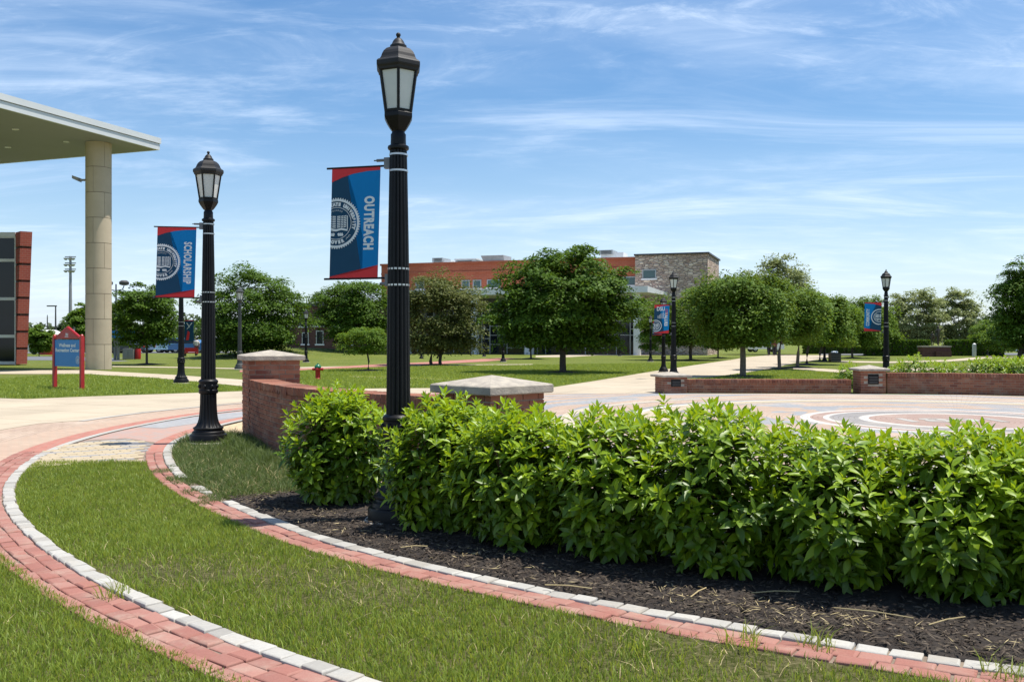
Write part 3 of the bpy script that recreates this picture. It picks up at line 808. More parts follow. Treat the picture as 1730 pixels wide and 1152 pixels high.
# mulch chips and straw
def chips(poly, n, lmin, lmax, wmin, wmax, z, m, name, label, flat=0.25, dens=None):
    P = np.array(poly); x0, y0 = P.min(0); x1, y1 = P.max(0)
    pts = np.c_[rng.uniform(x0, x1, n), rng.uniform(y0, y1, n)]
    ok = inside(pts, poly) & (np.abs(pts[:, 0]) < 0.64 * pts[:, 1] + 1.8)
    if dens is not None: ok &= rng.random(n) < dens(pts)
    pts = pts[ok]; n = len(pts)
    L = rng.uniform(lmin, lmax, n) / 2; W = rng.uniform(wmin, wmax, n) / 2
    a = rng.uniform(0, 6.283, n); ti = rng.normal(0, flat, n); ro = rng.normal(0, 0.6, n)
    u = np.c_[np.cos(a) * np.cos(ti), np.sin(a) * np.cos(ti), np.sin(ti)] * L[:, None]
    v = np.c_[-np.sin(a) * np.cos(ro), np.cos(a) * np.cos(ro), np.sin(ro)] * W[:, None]
    c = np.c_[pts, z + rng.uniform(0, 0.022, n)]
    up = np.c_[np.zeros(n), np.zeros(n), W * 0.9]
    V = np.stack([c - u, c - v, c + u, c + v, c + up], 1).reshape(-1, 3)
    b = np.arange(n)[:, None] * 5
    F = np.concatenate([b + [0, 1, 4], b + [1, 2, 4], b + [2, 3, 4], b + [3, 0, 4]], 0)
    return tag(link(name, np_mesh_idx(name, V, F, m)), label, 'mulch', kind='stuff')
chips(bed_poly, 95000, 0.02, 0.075, 0.005, 0.016, MZ, M['chip'], 'mulch', 'dark shredded bark mulch under the hedge')
edge_poly = [tuple(p) for p in (RB - nB * 0.07)[i0:i1]] + [tuple(p) for p in (RB - nB * 0.55)[i0:i1][::-1]]
def strawd(p): return np.clip(0.15 + 0.85 * (np.sin(p[:, 0] * 2.3 + 1.2) * np.sin(p[:, 1] * 1.9) > 0.15), 0, 1)
chips(edge_poly, 15000, 0.02, 0.09, 0.003, 0.007, MZ + 0.01, M['straw'], 'straw', 'bits of dry straw on the mulch along the white cobbles', 0.35, strawd)
st = MB()
for (px, py, a_, L_) in ((1475, 1046, -0.5, 0.42), (1310, 1010, 0.1, .3), (1600, 1060, .5, .3), (700, 930, .2, .2), (1180, 1010, 1.0, .25), (960, 1000, -.3, .3)):
    c = G(px, py + 8); st.tube([(c[0] - L_/2*math.cos(a_), c[1] - L_/2*math.sin(a_), MZ + .03), (c[0], c[1], MZ + .038), (c[0] + L_/2*math.cos(a_), c[1] + L_/2*math.sin(a_), MZ + .03)], 0.004, 5)
tag(st.build('twigs', M['straw']), 'dry twigs lying on the dark mulch', 'twigs', kind='stuff')

# ------------------------------------------------------------------ brick walls and piers
BRK = []
for v in range(6):
    r_ = random.Random(900 + v)
    mb = MB(); mb.box(-.5, .5, -.5, .5, -.5, .5)
    mb.v = [(x + r_.uniform(-.008, .008), y + r_.uniform(-.03, .03), z + r_.uniform(-.02, .02)) for x, y, z in mb.v]
    BRK.append(mb.mesh('brick', M['brick']))
CO = 0.0715                           # one course with its joint
def pier(label, loc, rz, side, h_body, cap_w, cap_t, peak, light=False, single=True):
    t = thing('brick_pier', label, 'pier', (loc[0], loc[1], 0), rz)
    s = side / 2
    MB().box(-s + .012, s - .012, -s + .012, s - .012, 0, h_body).build('mortar_core', M['mortar'], t)
    bl = 0.205; rows = int(round(h_body / CO)); ch = h_body / rows
    joined = MB()
    for k in range(rows):
        z = (k + .5) * ch
        off = 0 if k % 2 else bl / 2
        for f in range(4):
            a = f * math.pi / 2
            e0 = -s + (0.0 if k % 2 else 0.095); e1 = s - (0.095 if k % 2 else 0.0)   # corners interlock
            x = e0; nb = max(1, int(round((e1 - e0) / bl))); L = (e1 - e0) / nb
            for i in range(nb):
                cx = x + L * (i + .5)
                px, py = cx, -s + 0.045
                if light and f == light_face(rz) and abs(cx) < 0.17 and h_body * .38 < z < h_body * .88: continue
                if single:
                    o = link('brick', random.choice(BRK), t)
                    o.location = (px * math.cos(a) - py * math.sin(a), px * math.sin(a) + py * math.cos(a), z)
                    o.rotation_euler = (0, 0, a + random.uniform(-.006, .006)); o.scale = (L - .011, .09 + random.uniform(-.004, .004), ch - .011)
                else:
                    m4 = Matrix.Rotation(a, 4, 'Z') @ Matrix.Translation((px, py, z))
                    joined.box(-(L-.011)/2, (L-.011)/2, -.045, .045, -(ch-.011)/2, (ch-.011)/2, m4)
    if not single: tag(joined.build('brickwork', M['brick'], t), kind='stuff')
    if light:
        a = light_face(rz) * math.pi / 2
        m4 = Matrix.Rotation(a, 4, 'Z')
        MB().box(-.15, .15, -s - .012, -s + .03, h_body * .42, h_body * .86, m4).build('step_light', M['black'], t)
        lv = MB()
        for q in range(3): lv.box(-.12, .12, -s - .022, -s - .012, h_body * (.48 + .11 * q), h_body * (.53 + .11 * q), m4)
        lv.build('louvre', M['darkgrey'], t)
    c = cap_w / 2; z0 = h_body; mb = MB()
    e = .012
    for (w, z) in ((c - e, z0), (c, z0 + e), (c, z0 + cap_t - e), (c - e, z0 + cap_t)):
        mb.v += [(-w, -w, z), (w, -w, z), (w, w, z), (-w, w, z)]
    mb.v.append((0, 0, peak)); mb.f.append((3, 2, 1, 0))
    for k in range(3): mb.f += [(4*k+i, 4*k+(i+1) % 4, 4*k+4+(i+1) % 4, 4*k+4+i) for i in range(4)]
    mb.f += [(12+i, 12+(i+1) % 4, 16) for i in range(4)]
    mb.build('capstone', M['cap'], t)
    return t
def light_face(rz): return 0
def curved_wall(label, outer, thick, h, single_to, n_side=1):
    """outer: line of the visible face; bricks laid along it in running bond, a row of bricks on edge on top"""
    t = tag(thing('brick_wall', label, 'wall', (outer[0][0], outer[0][1], 0)), kind='thing')
    q = outer - outer[0]
    tt, nn = normals(q)
    nn = nn * n_side                                        # towards the back of the wall
    d = np.r_[0, np.cumsum(np.hypot(*np.diff(q, axis=0).T))]
    a = q + nn * .012; b = q + nn * (thick - .012); k = len(q)
    hc = h - 0.105
    mb = MB()
    mb.v = [(p[0], p[1], z) for z in (0, h - .02) for p in a] + [(p[0], p[1], z) for z in (0, h - .02) for p in b]
    for i in range(k - 1):
        mb.f += [(i, i+1, k+i+1, k+i), (2*k+i+1, 2*k+i, 3*k+i, 3*k+i+1), (k+i, k+i+1, 3*k+i+1, 3*k+i)]
    mb.f += [(0, k, 3*k, 2*k), (k-1, 3*k-1, 4*k-1, 2*k-1)]
    mb.build('mortar_core', M['mortar'], t)
    rows = int(round(hc / CO)); ch = hc / rows
    joined = MB(); count = 0
    def put(s, z, L, D, H, off, solo):
        nonlocal count
        x, y = np.interp(s, d, q[:, 0]), np.interp(s, d, q[:, 1])
        tx, ty = np.interp(s, d, tt[:, 0]), np.interp(s, d, tt[:, 1])
        nx, ny = np.interp(s, d, nn[:, 0]), np.interp(s, d, nn[:, 1])
        an = math.atan2(ty, tx)
        if solo and count < 300:
            count += 1
            o = link('brick', random.choice(BRK), t)
            o.location = (x + nx * off, y + ny * off, z); o.rotation_euler = (0, 0, an); o.scale = (L, D, H)
        else:
            m4 = Matrix.Translation((x + nx * off, y + ny * off, z)) @ Matrix.Rotation(an, 4, 'Z')
            joined.box(-L/2, L/2, -D/2, D/2, -H/2, H/2, m4)
    nb = int(d[-1] / 0.078)                                  # top course on edge
    for i in range(nb):
        put((i + .5) * d[-1] / nb, h - .05 + random.uniform(-.002, .002), d[-1] / nb - .010, thick + .05 + random.uniform(-.006, .006), .105, thick / 2, d[-1] * i / nb < single_to[1])
    for r_ in range(rows):
        s = 0 if r_ % 2 else -0.105
        while s < d[-1]:
            a0 = max(s, 0); b0 = min(s + .21, d[-1])
            if b0 - a0 > .04:
                for off, vis in ((.045, True), (thick - .045, False)):
                    put((a0 + b0) / 2, (r_ + .5) * ch, b0 - a0 - .011, .09, ch - .011, off, vis and (a0 + b0) / 2 < single_to[0])
            s += .21
    if joined.v: tag(joined.build('brickwork', M['brick'], t), kind='stuff')
    return t
wall_line = smooth_line([(-4.18, 15.10), (-3.66, 13.9), (-3.10, 12.85), (-2.52, 12.02), (-1.95, 11.40), (-1.40, 10.92), (-0.80, 10.50), (-0.35, 10.2)], 0.06, 12)
_, nw = normals(wall_line)
side_w = 1 if np.dot(nw[10], np.array(PC) - wall_line[10]) > 0 else -1
curved_wall('low curved brick wall behind the hedge, topped with bricks on edge', wall_line, 0.36, 0.95, (2.5, 6.2), side_w)
t0 = wall_line[0] - wall_line[6]; t0 /= np.hypot(*t0); n0 = np.array([-t0[1], t0[0]])
if np.dot(n0, np.array(PC) - wall_line[0]) < 0: n0 = -n0
pc = wall_line[0] + t0 * .41 + n0 * .395
pier('brick pier with pale pyramid cap at the left end of the curved wall', pc, math.atan2(n0[1], n0[0]), 0.81, 1.245, 0.95, 0.085, 1.415)
pier('brick pier with broad pale cap rising from the hedge, near the tall lamp post', (-0.22, 10.3), R(45), 0.81, 1.015, 0.95, 0.095, 1.205)
# far side of the plaza
def far_line(pts): return smooth_line([G(*p) for p in pts], 0.12, 8)
fw1 = far_line([(1158, 664), (1300, 664.3), (1452, 664.8)])
fw2 = far_line([(1499, 664.8), (1620, 666.2), (1735, 668.3), (1850, 671.5)])
for lab, fw, hh in (('low brick wall on the far side of the plaza, between its two lit piers', fw1, 0.40), ('taller brick wall on the far side of the plaza, with bright shrubs behind', fw2, 0.60)):
    curved_wall(lab, fw, 0.36, hh, (-1, -1), 1 if normals(fw)[1][5][1] > 0 else -1)
a1 = G(1137, 664.5); a2 = G(1476, 665.2)
pier('small brick pier with step light on the far plaza edge, below the double lamps', (a1[0], a1[1] + .35), R(14), 0.72, 0.47, 0.93, 0.07, 0.62, light=True, single=False)
pier('small brick pier with step light and peaked cap, beneath the community banner lamp', (a2[0], a2[1] + .35), R(-2), 0.72, 0.66, 0.90, 0.07, 0.83, light=True, single=False)

# ------------------------------------------------------------------ lamp posts
def hexring(r, z, n=6, rot=0.0):
    return [(r * math.cos(rot + 2*math.pi*i/n), r * math.sin(rot + 2*math.pi*i/n), z) for i in range(n)]
def hexloft(mb, prof, n=6, cap=True):
    o = len(mb.v)
    for r, z in prof: mb.v += hexring(r, z, n)
    for k in range(len(prof) - 1):
        mb.f += [(o+k*n+i, o+k*n+(i+1) % n, o+(k+1)*n+(i+1) % n, o+(k+1)*n+i) for i in range(n)]
    if cap:
        mb.f.append(tuple(o + i for i in range(n - 1, -1, -1))); mb.f.append(tuple(o + (len(prof)-1)*n + i for i in range(n)))
    return mb
def make_lamp(mat, roofmat, bands):
    t = thing('lamp_post', '', 'lamp post')
    MB().lathe([(.30, 0), (.30, .035), (.285, .045)], 28).build('footing', M['footing'], t, 40)
    b = MB(); b.lathe([(.262, .04), (.262, .135), (.255, .150), (.232, .158), (.225, .19), (.205, .205), (.200, .222), (.214, .232), (.214, .248), (.200, .258)], 36, caps=True)
    b.build('base', mat, t, 35)
    bl = MB(); bl.lathe([(.196, .255), (.170, .285), (.150, .325), (.137, .375), (.128, .44), (.122, .52), (.118, .60), (.116, .735)], 96, flute=16, depth=.09)
    bl.build('bell', mat, t, 60)
    cl = MB(); cl.lathe([(.116, .735), (.132, .745), (.137, .765), (.137, .79), (.128, .80), (.128, .89), (.137, .90), (.137, .925), (.122, .94), (.108, .95)], 32)
    for i in range(8):
        a = 2*math.pi*(i + .5)/8
        cl.sphere((.128*math.cos(a), .128*math.sin(a), .845), .026, 8, 6, (1, 1, 1.2))
    cl.build('collar', mat, t, 40)
    sh = MB(); sh.lathe([(.106, .945), (.102, 1.3), (.097, 1.9), (.089, 2.5), (.080, 3.0), (.074, 3.24)], 128, flute=16, depth=.13)
    sh.build('shaft', mat, t, 70)
    nk = MB(); nk.lathe([(.074, 3.235), (.090, 3.245), (.093, 3.258), (.090, 3.272), (.068, 3.285), (.066, 3.33), (.066, 3.375), (.058, 3.385), (.054, 3.40), (.060, 3.412)], 28)
    nk.build('neck', mat, t, 40)
    lan = MB(); hexloft(lan, [(.064, 3.405), (.085, 3.43), (.115, 3.475), (.133, 3.51), (.137, 3.518), (.137, 3.55), (.126, 3.562)])
    lan = lan.build('lantern', mat, t)
    r0, z0, r1, z1 = .120, 3.562, .176, 3.915
    fr = MB()
    for i in range(6):
        a = 2*math.pi*i/6; ca, sa = math.cos(a), math.sin(a)
        fr.tube([(r0*ca, r0*sa, z0 - .01), (r1*ca, r1*sa, z1 + .01)], .0125, 6)
    hexloft(fr, [(.113, 3.56), (.129, 3.56), (.132, 3.580), (.110, 3.580)], cap=False)
    fr.build('frame', mat, lan)
    pane = None
    for i in range(6):
        a0, a1 = 2*math.pi*(i + .06)/6, 2*math.pi*(i + .94)/6
        def P(a, k, off=0.0):
            r = (r0 + (r1 - r0) * k); m_ = (a - 2*math.pi*i/6) / (2*math.pi/6)
            p0 = Vector((math.cos(2*math.pi*i/6), math.sin(2*math.pi*i/6), 0)); p1 = Vector((math.cos(2*math.pi*(i+1)/6), math.sin(2*math.pi*(i+1)/6), 0))
            q = (p0.lerp(p1, m_)) * (r - .006 - off); q.z = z0 + (z1 - z0) * k
            return q
        pm = MB(); pm.add([P(a0, .04), P(a1, .04), P(a1, .99), P(a0, .99), P(a0, .04, .006), P(a1, .04, .006), P(a1, .99, .006), P(a0, .99, .006)], [(0,1,2,3), (7,6,5,4), (0,4,5,1), (3,2,6,7), (1,5,6,2), (0,3,7,4)])
        pm.build('pane', M['frost'], lan)
    rf = MB(); hexloft(rf, [(.178, 3.905), (.196, 3.912), (.200, 3.930), (.211, 3.945), (.214, 3.955), (.214, 3.985), (.208, 3.992), (.200, 4.000), (.182, 4.008), (.170, 4.028), (.160, 4.055), (.143, 4.083), (.116, 4.108), (.085, 4.122), (.060, 4.127)])
    rf.build('roof', roofmat, t)
    fi = MB(); fi.lathe([(.062, 4.12), (.072, 4.126), (.072, 4.146), (.060, 4.154), (.052, 4.172), (.044, 4.188), (.030, 4.205), (.016, 4.213), (.014, 4.222)], 20)
    fi.sphere((0, 0, 4.240), .021, 12, 8)
    fi.build('finial', roofmat, t, 40)
    for z in bands:
        r_ = .106 - (.106 - .074) * max(0, (z - .95)) / 2.3 + .0015
        k = MB(); k.lathe([(r_, z), (r_ + .002, z), (r_ + .002, z + .016), (r_, z + .016)], 40, caps=False); k.box(r_ - .002, r_ + .008, -.02, .02, z - .003, z + .019)
        k.build('clamp_band', M['steel'], t, 30)
    return t
LAMP_G = 'black lamp posts of the campus'
lampA = make_lamp(M['black'], M['roofmetal'], (3.19, 3.05, 2.20, 2.06))
lampB = make_lamp(M['greypost'], M['greypost'], ())
usedA = []
def lamp(label, px, py, scale=1.0, rz=0.0, proto=None, group=LAMP_G, Y=None):
    proto = proto or lampA
    if proto in usedA: o = copy_tree(proto)
    else: o = proto; usedA.append(proto)
    if Y is None: x, y = G(px, py)
    else: x, y = at(px, Y), Y
    o.location = (x, y, 0.0); o.rotation_euler = (0, 0, rz); o.scale = (scale,) * 3
    o['label'] = label; o['category'] = 'lamp post'; o['group'] = group
    return o
L1 = lamp('tall black lamp post standing in the hedge, carrying the outreach banner', 673, 883.5, 0.998, R(36.9))
L2 = lamp('black fluted lamp post at the left end of the wall, carrying the scholarship banner', 352, 750.5, 1.041, R(17.8))
lamp('black lamp post on the left lawn, its lantern hidden behind the scholarship banner', 306, 648.5, 0.99, R(20))
lamp('lamp post with grey-green shaft behind the left brick pier', 405, 624.5, 1.01, R(10), lampB)
lamp('black lamp post at the foot of the grassy mound, by the hydrant', 517, 612.5, 0.83, R(5))
lamp('black lamp post before the glass front, left of the big round tree', 850, 611.5, 0.79, R(33))
lamp('black lamp post beside the white pillar of the glass front', 818, 602.5, 0.66, R(12))
lamp('black lamp post behind the twin trunks of the olive-green tree', 712, 607, 0.70, R(17))
lamp('black lamp post almost hidden under the right side of the big tree', 1047, 601.5, 0.66, R(17))
lamp('small black lamp post with blue banner on the lawn before the stone block', 1099, 611, 0.76, R(17))
LD = lamp('black lamp post with its shaft behind the values banner', 1121, 629, 0.845, R(0))
LV = lamp('black lamp post carrying the values banner behind the far plaza pier', 1138, 0, 1.01, R(30 - 9.8), Y=37.6)
LC = lamp('black lamp post carrying the community banner above the far brick wall', 1497, 0, 1.0, R(90 - 21.5 - 12), Y=36.4)
lamp('small black lamp post between the column and the sign gable, far behind', 125, 604, 0.62, R(0))
lamp('slim black lamp post beside the black litter bin under the row of trees', 1393, 611, 0.72, R(5))
lamp('small far lamp post at the edge of the pale right-hand trees', 1668, 602, 0.6, R(5))

# ------------------------------------------------------------------ banners
def clip_tris(tris, f):
    """keep the part of every triangle where f(x, y) >= 0 (f linear)"""
    out = []
    for t in tris:
        d = [f(*p) for p in t]; poly = []
        for i in range(3):
            j = (i + 1) % 3
            if d[i] >= 0: poly.append(t[i])
            if (d[i] >= 0) != (d[j] >= 0):
                k = d[i] / (d[i] - d[j]); poly.append((t[i][0] + (t[j][0]-t[i][0])*k, t[i][1] + (t[j][1]-t[i][1])*k))
        for i in range(1, len(poly) - 1): out.append((poly[0], poly[i], poly[i+1]))
    return out
def fan(poly): return [(poly[0], poly[i], poly[i+1]) for i in range(1, len(poly) - 1)]
def ring(c, r0, r1, n=72, teeth=0, td=0.0, a0=0.0, a1=2*math.pi):
    tr = []
    for i in range(n):
        a, b = a0 + (a1-a0)*i/n, a0 + (a1-a0)*(i+1)/n
        ra = r1; rb = r1
        if teeth: ra = r1 + (td if i % 2 else 0); rb = r1 + (td if (i+1) % 2 else 0)
        p = [(c[0]+r0*math.cos(a), c[1]+r0*math.sin(a)), (c[0]+ra*math.cos(a), c[1]+ra*math.sin(a)), (c[0]+rb*math.cos(b), c[1]+rb*math.sin(b)), (c[0]+r0*math.cos(b), c[1]+r0*math.sin(b))]
        tr += [(p[0], p[1], p[2]), (p[0], p[2], p[3])]
    return tr
def arc_text(s, c, r, size, a_mid, step, inward=False, bold=.0):
    tr = []; n = len(s)
    for i, chx in enumerate(s):
        if chx == ' ': continue
        k = (i - (n-1)/2) * step
        a = a_mid + k if inward else a_mid - k
        rot = a + math.pi/2 if inward else a - math.pi/2
        for t in text_tris(chx, size, bold, 0.9):
            tr.append(tuple((c[0] + r*math.cos(a) + x*math.cos(rot) - y*math.sin(rot), c[1] + r*math.sin(a) + x*math.sin(rot) + y*math.cos(rot)) for x, y in t))
    return tr
def seal(c, r, detail=True):
    tr = ring(c, r*.86, r*.93, 120, 1, r*.075)
    if detail:
        tr += arc_text('DELAWARE STATE UNIVERSITY', c, r*.735, r*.165, math.pi/2, .152, bold=.004)
        tr += arc_text('DOVER', c, r*.735, r*.165, -math.pi/2, .19, True, bold=.004)
        tr += ring(c, r*.605, r*.625, 60)
        tr += arc_text('FOUNDED', c, r*.50, r*.085, math.pi/2, .15)
        for s_ in (-1, 1):                                   # leafy sprays between the wording
            for q in range(5):
                a = -math.pi/2 + s_ * (.62 + .07*q)
                p = (c[0] + r*.735*math.cos(a), c[1] + r*.735*math.sin(a)); u = (math.cos(a*1.7+q), math.sin(a*1.7+q)); h = r*.055
                tr.append(((p[0]-u[0]*h, p[1]-u[1]*h), (p[0]-u[1]*h*.35, p[1]+u[0]*h*.35), (p[0]+u[0]*h, p[1]+u[1]*h)))
    else:
        tr += ring(c, r*.60, r*.66, 40)
    x, y = c; w, h = r*.46, r*.36                             # open book
    for s_ in (-1, 1):
        tr += fan([(x, y-h*.62), (x+s_*w*.5, y-h*.50), (x+s_*w*1.02, y-h*.66), (x+s_*w*1.02, y-h*.84), (x+s_*w*.45, y-h*.72), (x, y-h*.86)][:: s_])
        tr += fan([(x+s_*w*.97, y-h*.62), (x+s_*w*1.05, y-h*.66), (x+s_*w*1.02, y+h*.82), (x+s_*w*.95, y+h*.80)][:: s_])
        for q in range(7 if detail else 3):
            yy = y + h*(.72 - q*(.19 if detail else .42)); g = h*(.055 if detail else .13)
            segs = ((.06, .36), (.42, .62), (.66, .90)) if detail else ((.08, .9),)
            for (u0, u1) in segs:
                d_ = .10*h
                tr += fan([(x+s_*w*u0, yy-g), (x+s_*w*u1, yy-g+d_*u1), (x+s_*w*u1, yy+g+d_*u1), (x+s_*w*u0, yy+g)][:: s_])
    for s_ in (-1, 1):                                        # clasped hands below the book
        for q in range(3):
            tr += fan([(x+s_*r*(.05+.07*q), y-r*.40), (x+s_*r*(.12+.07*q), y-r*.36), (x+s_*r*(.17+.07*q), y-r*.47), (x+s_*r*(.09+.07*q), y-r*.50)][:: s_])
    return tr
def put(mb, tris, y, sh):
    for t in tris:
        a = (t[1][0]-t[0][0])*(t[2][1]-t[0][1]) - (t[1][1]-t[0][1])*(t[2][0]-t[0][0])
        t = t if a > 0 else t[::-1]
        mb.add([(x + sh * z, y, z) for x, z in t], [(0, 1, 2)])
def banner(label, word, lampo, z_top, w, h, az, scale=1.0, flip=False, detail=True, gap=0.165, design='seal', shear=0.028):
    """hangs from the lamp post towards -x of its own frame; its face looks along -y"""
    t = thing('banner', label, 'banner', (lampo.location.x, lampo.location.y, 0), az, 'banners hung from the lamp posts', scale)
    X = lambda u: -gap - w + u * w
    Z = lambda v: z_top - v * h
    pt = lambda u, v: (X(u), Z(v))
    zc = z_top
    def poly(name, uv, y, m, par):
        if flip: uv = [(1 - u, v) for u, v in uv]
        k = MB(); put(k, fan([pt(*p) for p in uv]), y, 0)
        k.v = [(x + shear * (z - zc), y_, z) for x, y_, z in k.v]
        return k.build(name, m, par)
    cl = MB()
    for (u0, u1) in ((0, 1),):
        cl.v = [(X(0) - shear*0, 0.0012, Z(0)), (X(1), .0012, Z(0)), (X(1) - shear*h, .0012, Z(1)), (X(0) - shear*h, .0012, Z(1))]
        cl.v += [(x, -.0012, z) for x, y, z in cl.v]
        cl.f = [(0,1,2,3), (7,6,5,4), (0,4,5,1), (1,5,6,2), (2,6,7,3), (3,7,4,0)]
    cloth = cl.build('cloth', M['navy'], t)
    def both(tris_name, uvs, m, lay):
        for sgn in (1,):
            poly(tris_name, uvs, -.0012 - .0012*lay, m, cloth)
    both('blue_panel', [(.30, .0), (1, 0), (1, 1), (.68, 1), (.68, .66), (.60, .45), (.50, .28)][::1], M['blue'], 1)
    both('red_edge', [(0, 0), (1, 0), (1, .028), (.72, .034), (.45, .052), (.22, .082), (0, .125)], M['red'], 2)
    both('red_edge', [(0, .985), (.30, .968), (.62, .945), (.85, .915), (1, .885), (1, 1), (0, 1)], M['red'], 2)
    ink = MB()
    cu = .12 if not flip else .88
    cx, cy = pt(cu, .50 if design == 'seal' else .74)
    tr = seal((cx, cy), w * (.50 if design == 'seal' else .40), detail)
    tr = clip_tris(tr, lambda x, y: x - (X(0) + .002)); tr = clip_tris(tr, lambda x, y: (X(1) - .002) - x)
    put(ink, tr, -.0050, 0)
    ink.v = [(x + shear * (z - zc), y_, z) for x, y_, z in ink.v]
    ink.build('seal', M['ink'], cloth)
    if word:
        tx = MB(); size = w * .27
        tt = text_tris(word, size, (.010 if len(word) > 8 else .014) * w, .72, 1.12)
        xs_ = [p[0] for q in tt for p in q]; ln = max(xs_) - min(xs_)
        want = h * (.60 if len(word) > 8 else .485); k_ = want / ln
        u_c, v_c = (.785, .505) if not flip else (.215, .52)
        cx, cy = pt(u_c, v_c)
        rot = -math.pi/2 if not flip else math.pi/2
        put(tx, [tuple((cx + (x*k_*math.cos(rot) - y*math.sin(rot)), cy + (x*k_*math.sin(rot) + y*math.cos(rot))) for x, y in q) for q in tt], -.0050, 0)
        tx.v = [(x + shear * (z - zc), y_, z) for x, y_, z in tx.v]
        tx.build('lettering', M['ink'], cloth)
    if design == 'values':
        tx = MB(); cx, cy = pt(.42, .15)
        put(tx, [tuple((cx + x, cy + y) for x, y in q) for q in text_tris('DSU', w*.36, .01*w, .8)], -.005, 0)
        for q in range(5):
            x0, y0 = pt(.22 + .09*q, .48); hh = h * (.10 + .03*q)
            put(tx, fan([(x0, y0), (x0 + w*.03, y0), (x0 + w*.03, y0 + hh), (x0, y0 + hh)]), -.005, 0)
        tx.build('lettering', M['ink'], cloth)
        rd = MB(); cx, cy = pt(.80, .26)
        put(rd, [tuple((cx + y, cy - x) for x, y in q) for q in text_tris('CORE', w*.2, .006*w, .8)], -.005, 0)
        rd.build('lettering', M['red'], cloth)
    for zz, k in ((Z(0) + .004, 0), (Z(1) - .006, 1)):
        rd = MB(); s_ = shear * h * k
        rd.tube([(X(0) - .05 - s_, 0, zz), (-.075, 0, zz + .002)], .009, 8)
        rd.build('rod', M['black'], t, 40)
    for zz, up in ((Z(0), 1), (Z(1), -1)):
        br = MB()
        br.box(-.125, -.075, -.022, .022, zz - .02, zz + .075) if up > 0 else br.box(-.118, -.072, -.022, .022, zz - .075, zz + .03)
        br.tube([(-.20 if up > 0 else -.17, 0, zz + .055 * up), (-.09, 0, zz + .055 * up)], .013, 8)
        if up > 0: br.tube([(-.225, 0, zz + .055), (-.20, 0, zz + .055)], .006, 6)
        br.build('bracket', M['castgrey'], t, 40)
    return t
banner('blue and navy banner lettered OUTREACH with half a white seal', 'OUTREACH', L1, hz_of(281, 8.23), .455, .965, R(-14), 1.0)
banner('blue and navy banner lettered SCHOLARSHIP with half a white seal', 'SCHOLARSHIP', L2, hz_of(385, 14.3) / 1.04, .535, 1.01, R(12), 1.04)
banner('small banner lettered DSU and VALUES above a white seal', 'VALUES', LV, hz_of(515, 37.6), .60, 1.13, R(3), 1.0, detail=False, design='values')
banner('small banner lettered COMMUNITY beside half a white seal', 'COMMUNITY', LC, hz_of(511, 36.4), .62, 1.10, R(-8), 1.0, flip=True, detail=False)
Lb = [o for o in bpy.data.objects if o.get('label', '').startswith('small black lamp post with blue banner')][0]
b_ = banner('little blue banner with pale ring on the lamp before the stone block', '', Lb, hz_of(543, Lb.location.y) / .8, .85, 1.2, R(180), .8, flip=False, detail=False)
b_.rotation_euler = (0, 0, 0); b_.location.x += 0.98
far_pole = thing('flag_post', 'thin far post holding the small dark banner, behind the left lawn lamp', 'post', (at(310, 60), 60, 0))
MB().lathe([(.05, 0), (.045, 2.8)], 10).build('shaft', M['black'], far_pole, 40)
fb = thing('banner', 'small dark blue banner with a red streak beside the left lawn lamp', 'banner', (at(319.5, 60), 60, 0), 0, 'banners hung from the lamp posts')
MB().box(-.29, .29, -.01, .01, hz_of(577, 60), hz_of(541, 60)).build('cloth', M['navy'], fb)
k = MB(); put(k, fan([(-.2, 1.5), (-.02, 1.5), (.05, 2.0), (-.08, 2.1)]), -.014, 0); k.build('red_streak', M['red'], fb)
k = MB(); put(k, fan([(-.29, 2.72), (.29, 2.72), (.29, 2.76), (-.29, 2.76)]), -.014, 0); k.build('red_edge', M['red'], fb)
k = MB(); put(k, fan([(-.15, 2.2), (-.1, 2.2), (.22, 2.6), (.15, 2.6)]) + fan([(.02, 2.3), (.07, 2.3), (-.12, 2.6), (-.18, 2.6)]), -.014, 0); k.build('white_streak', M['ink'], fb)
MB().tube([(-.36, 0, 2.77), (.3, 0, 2.77)], .012, 6).build('rod', M['black'], fb)

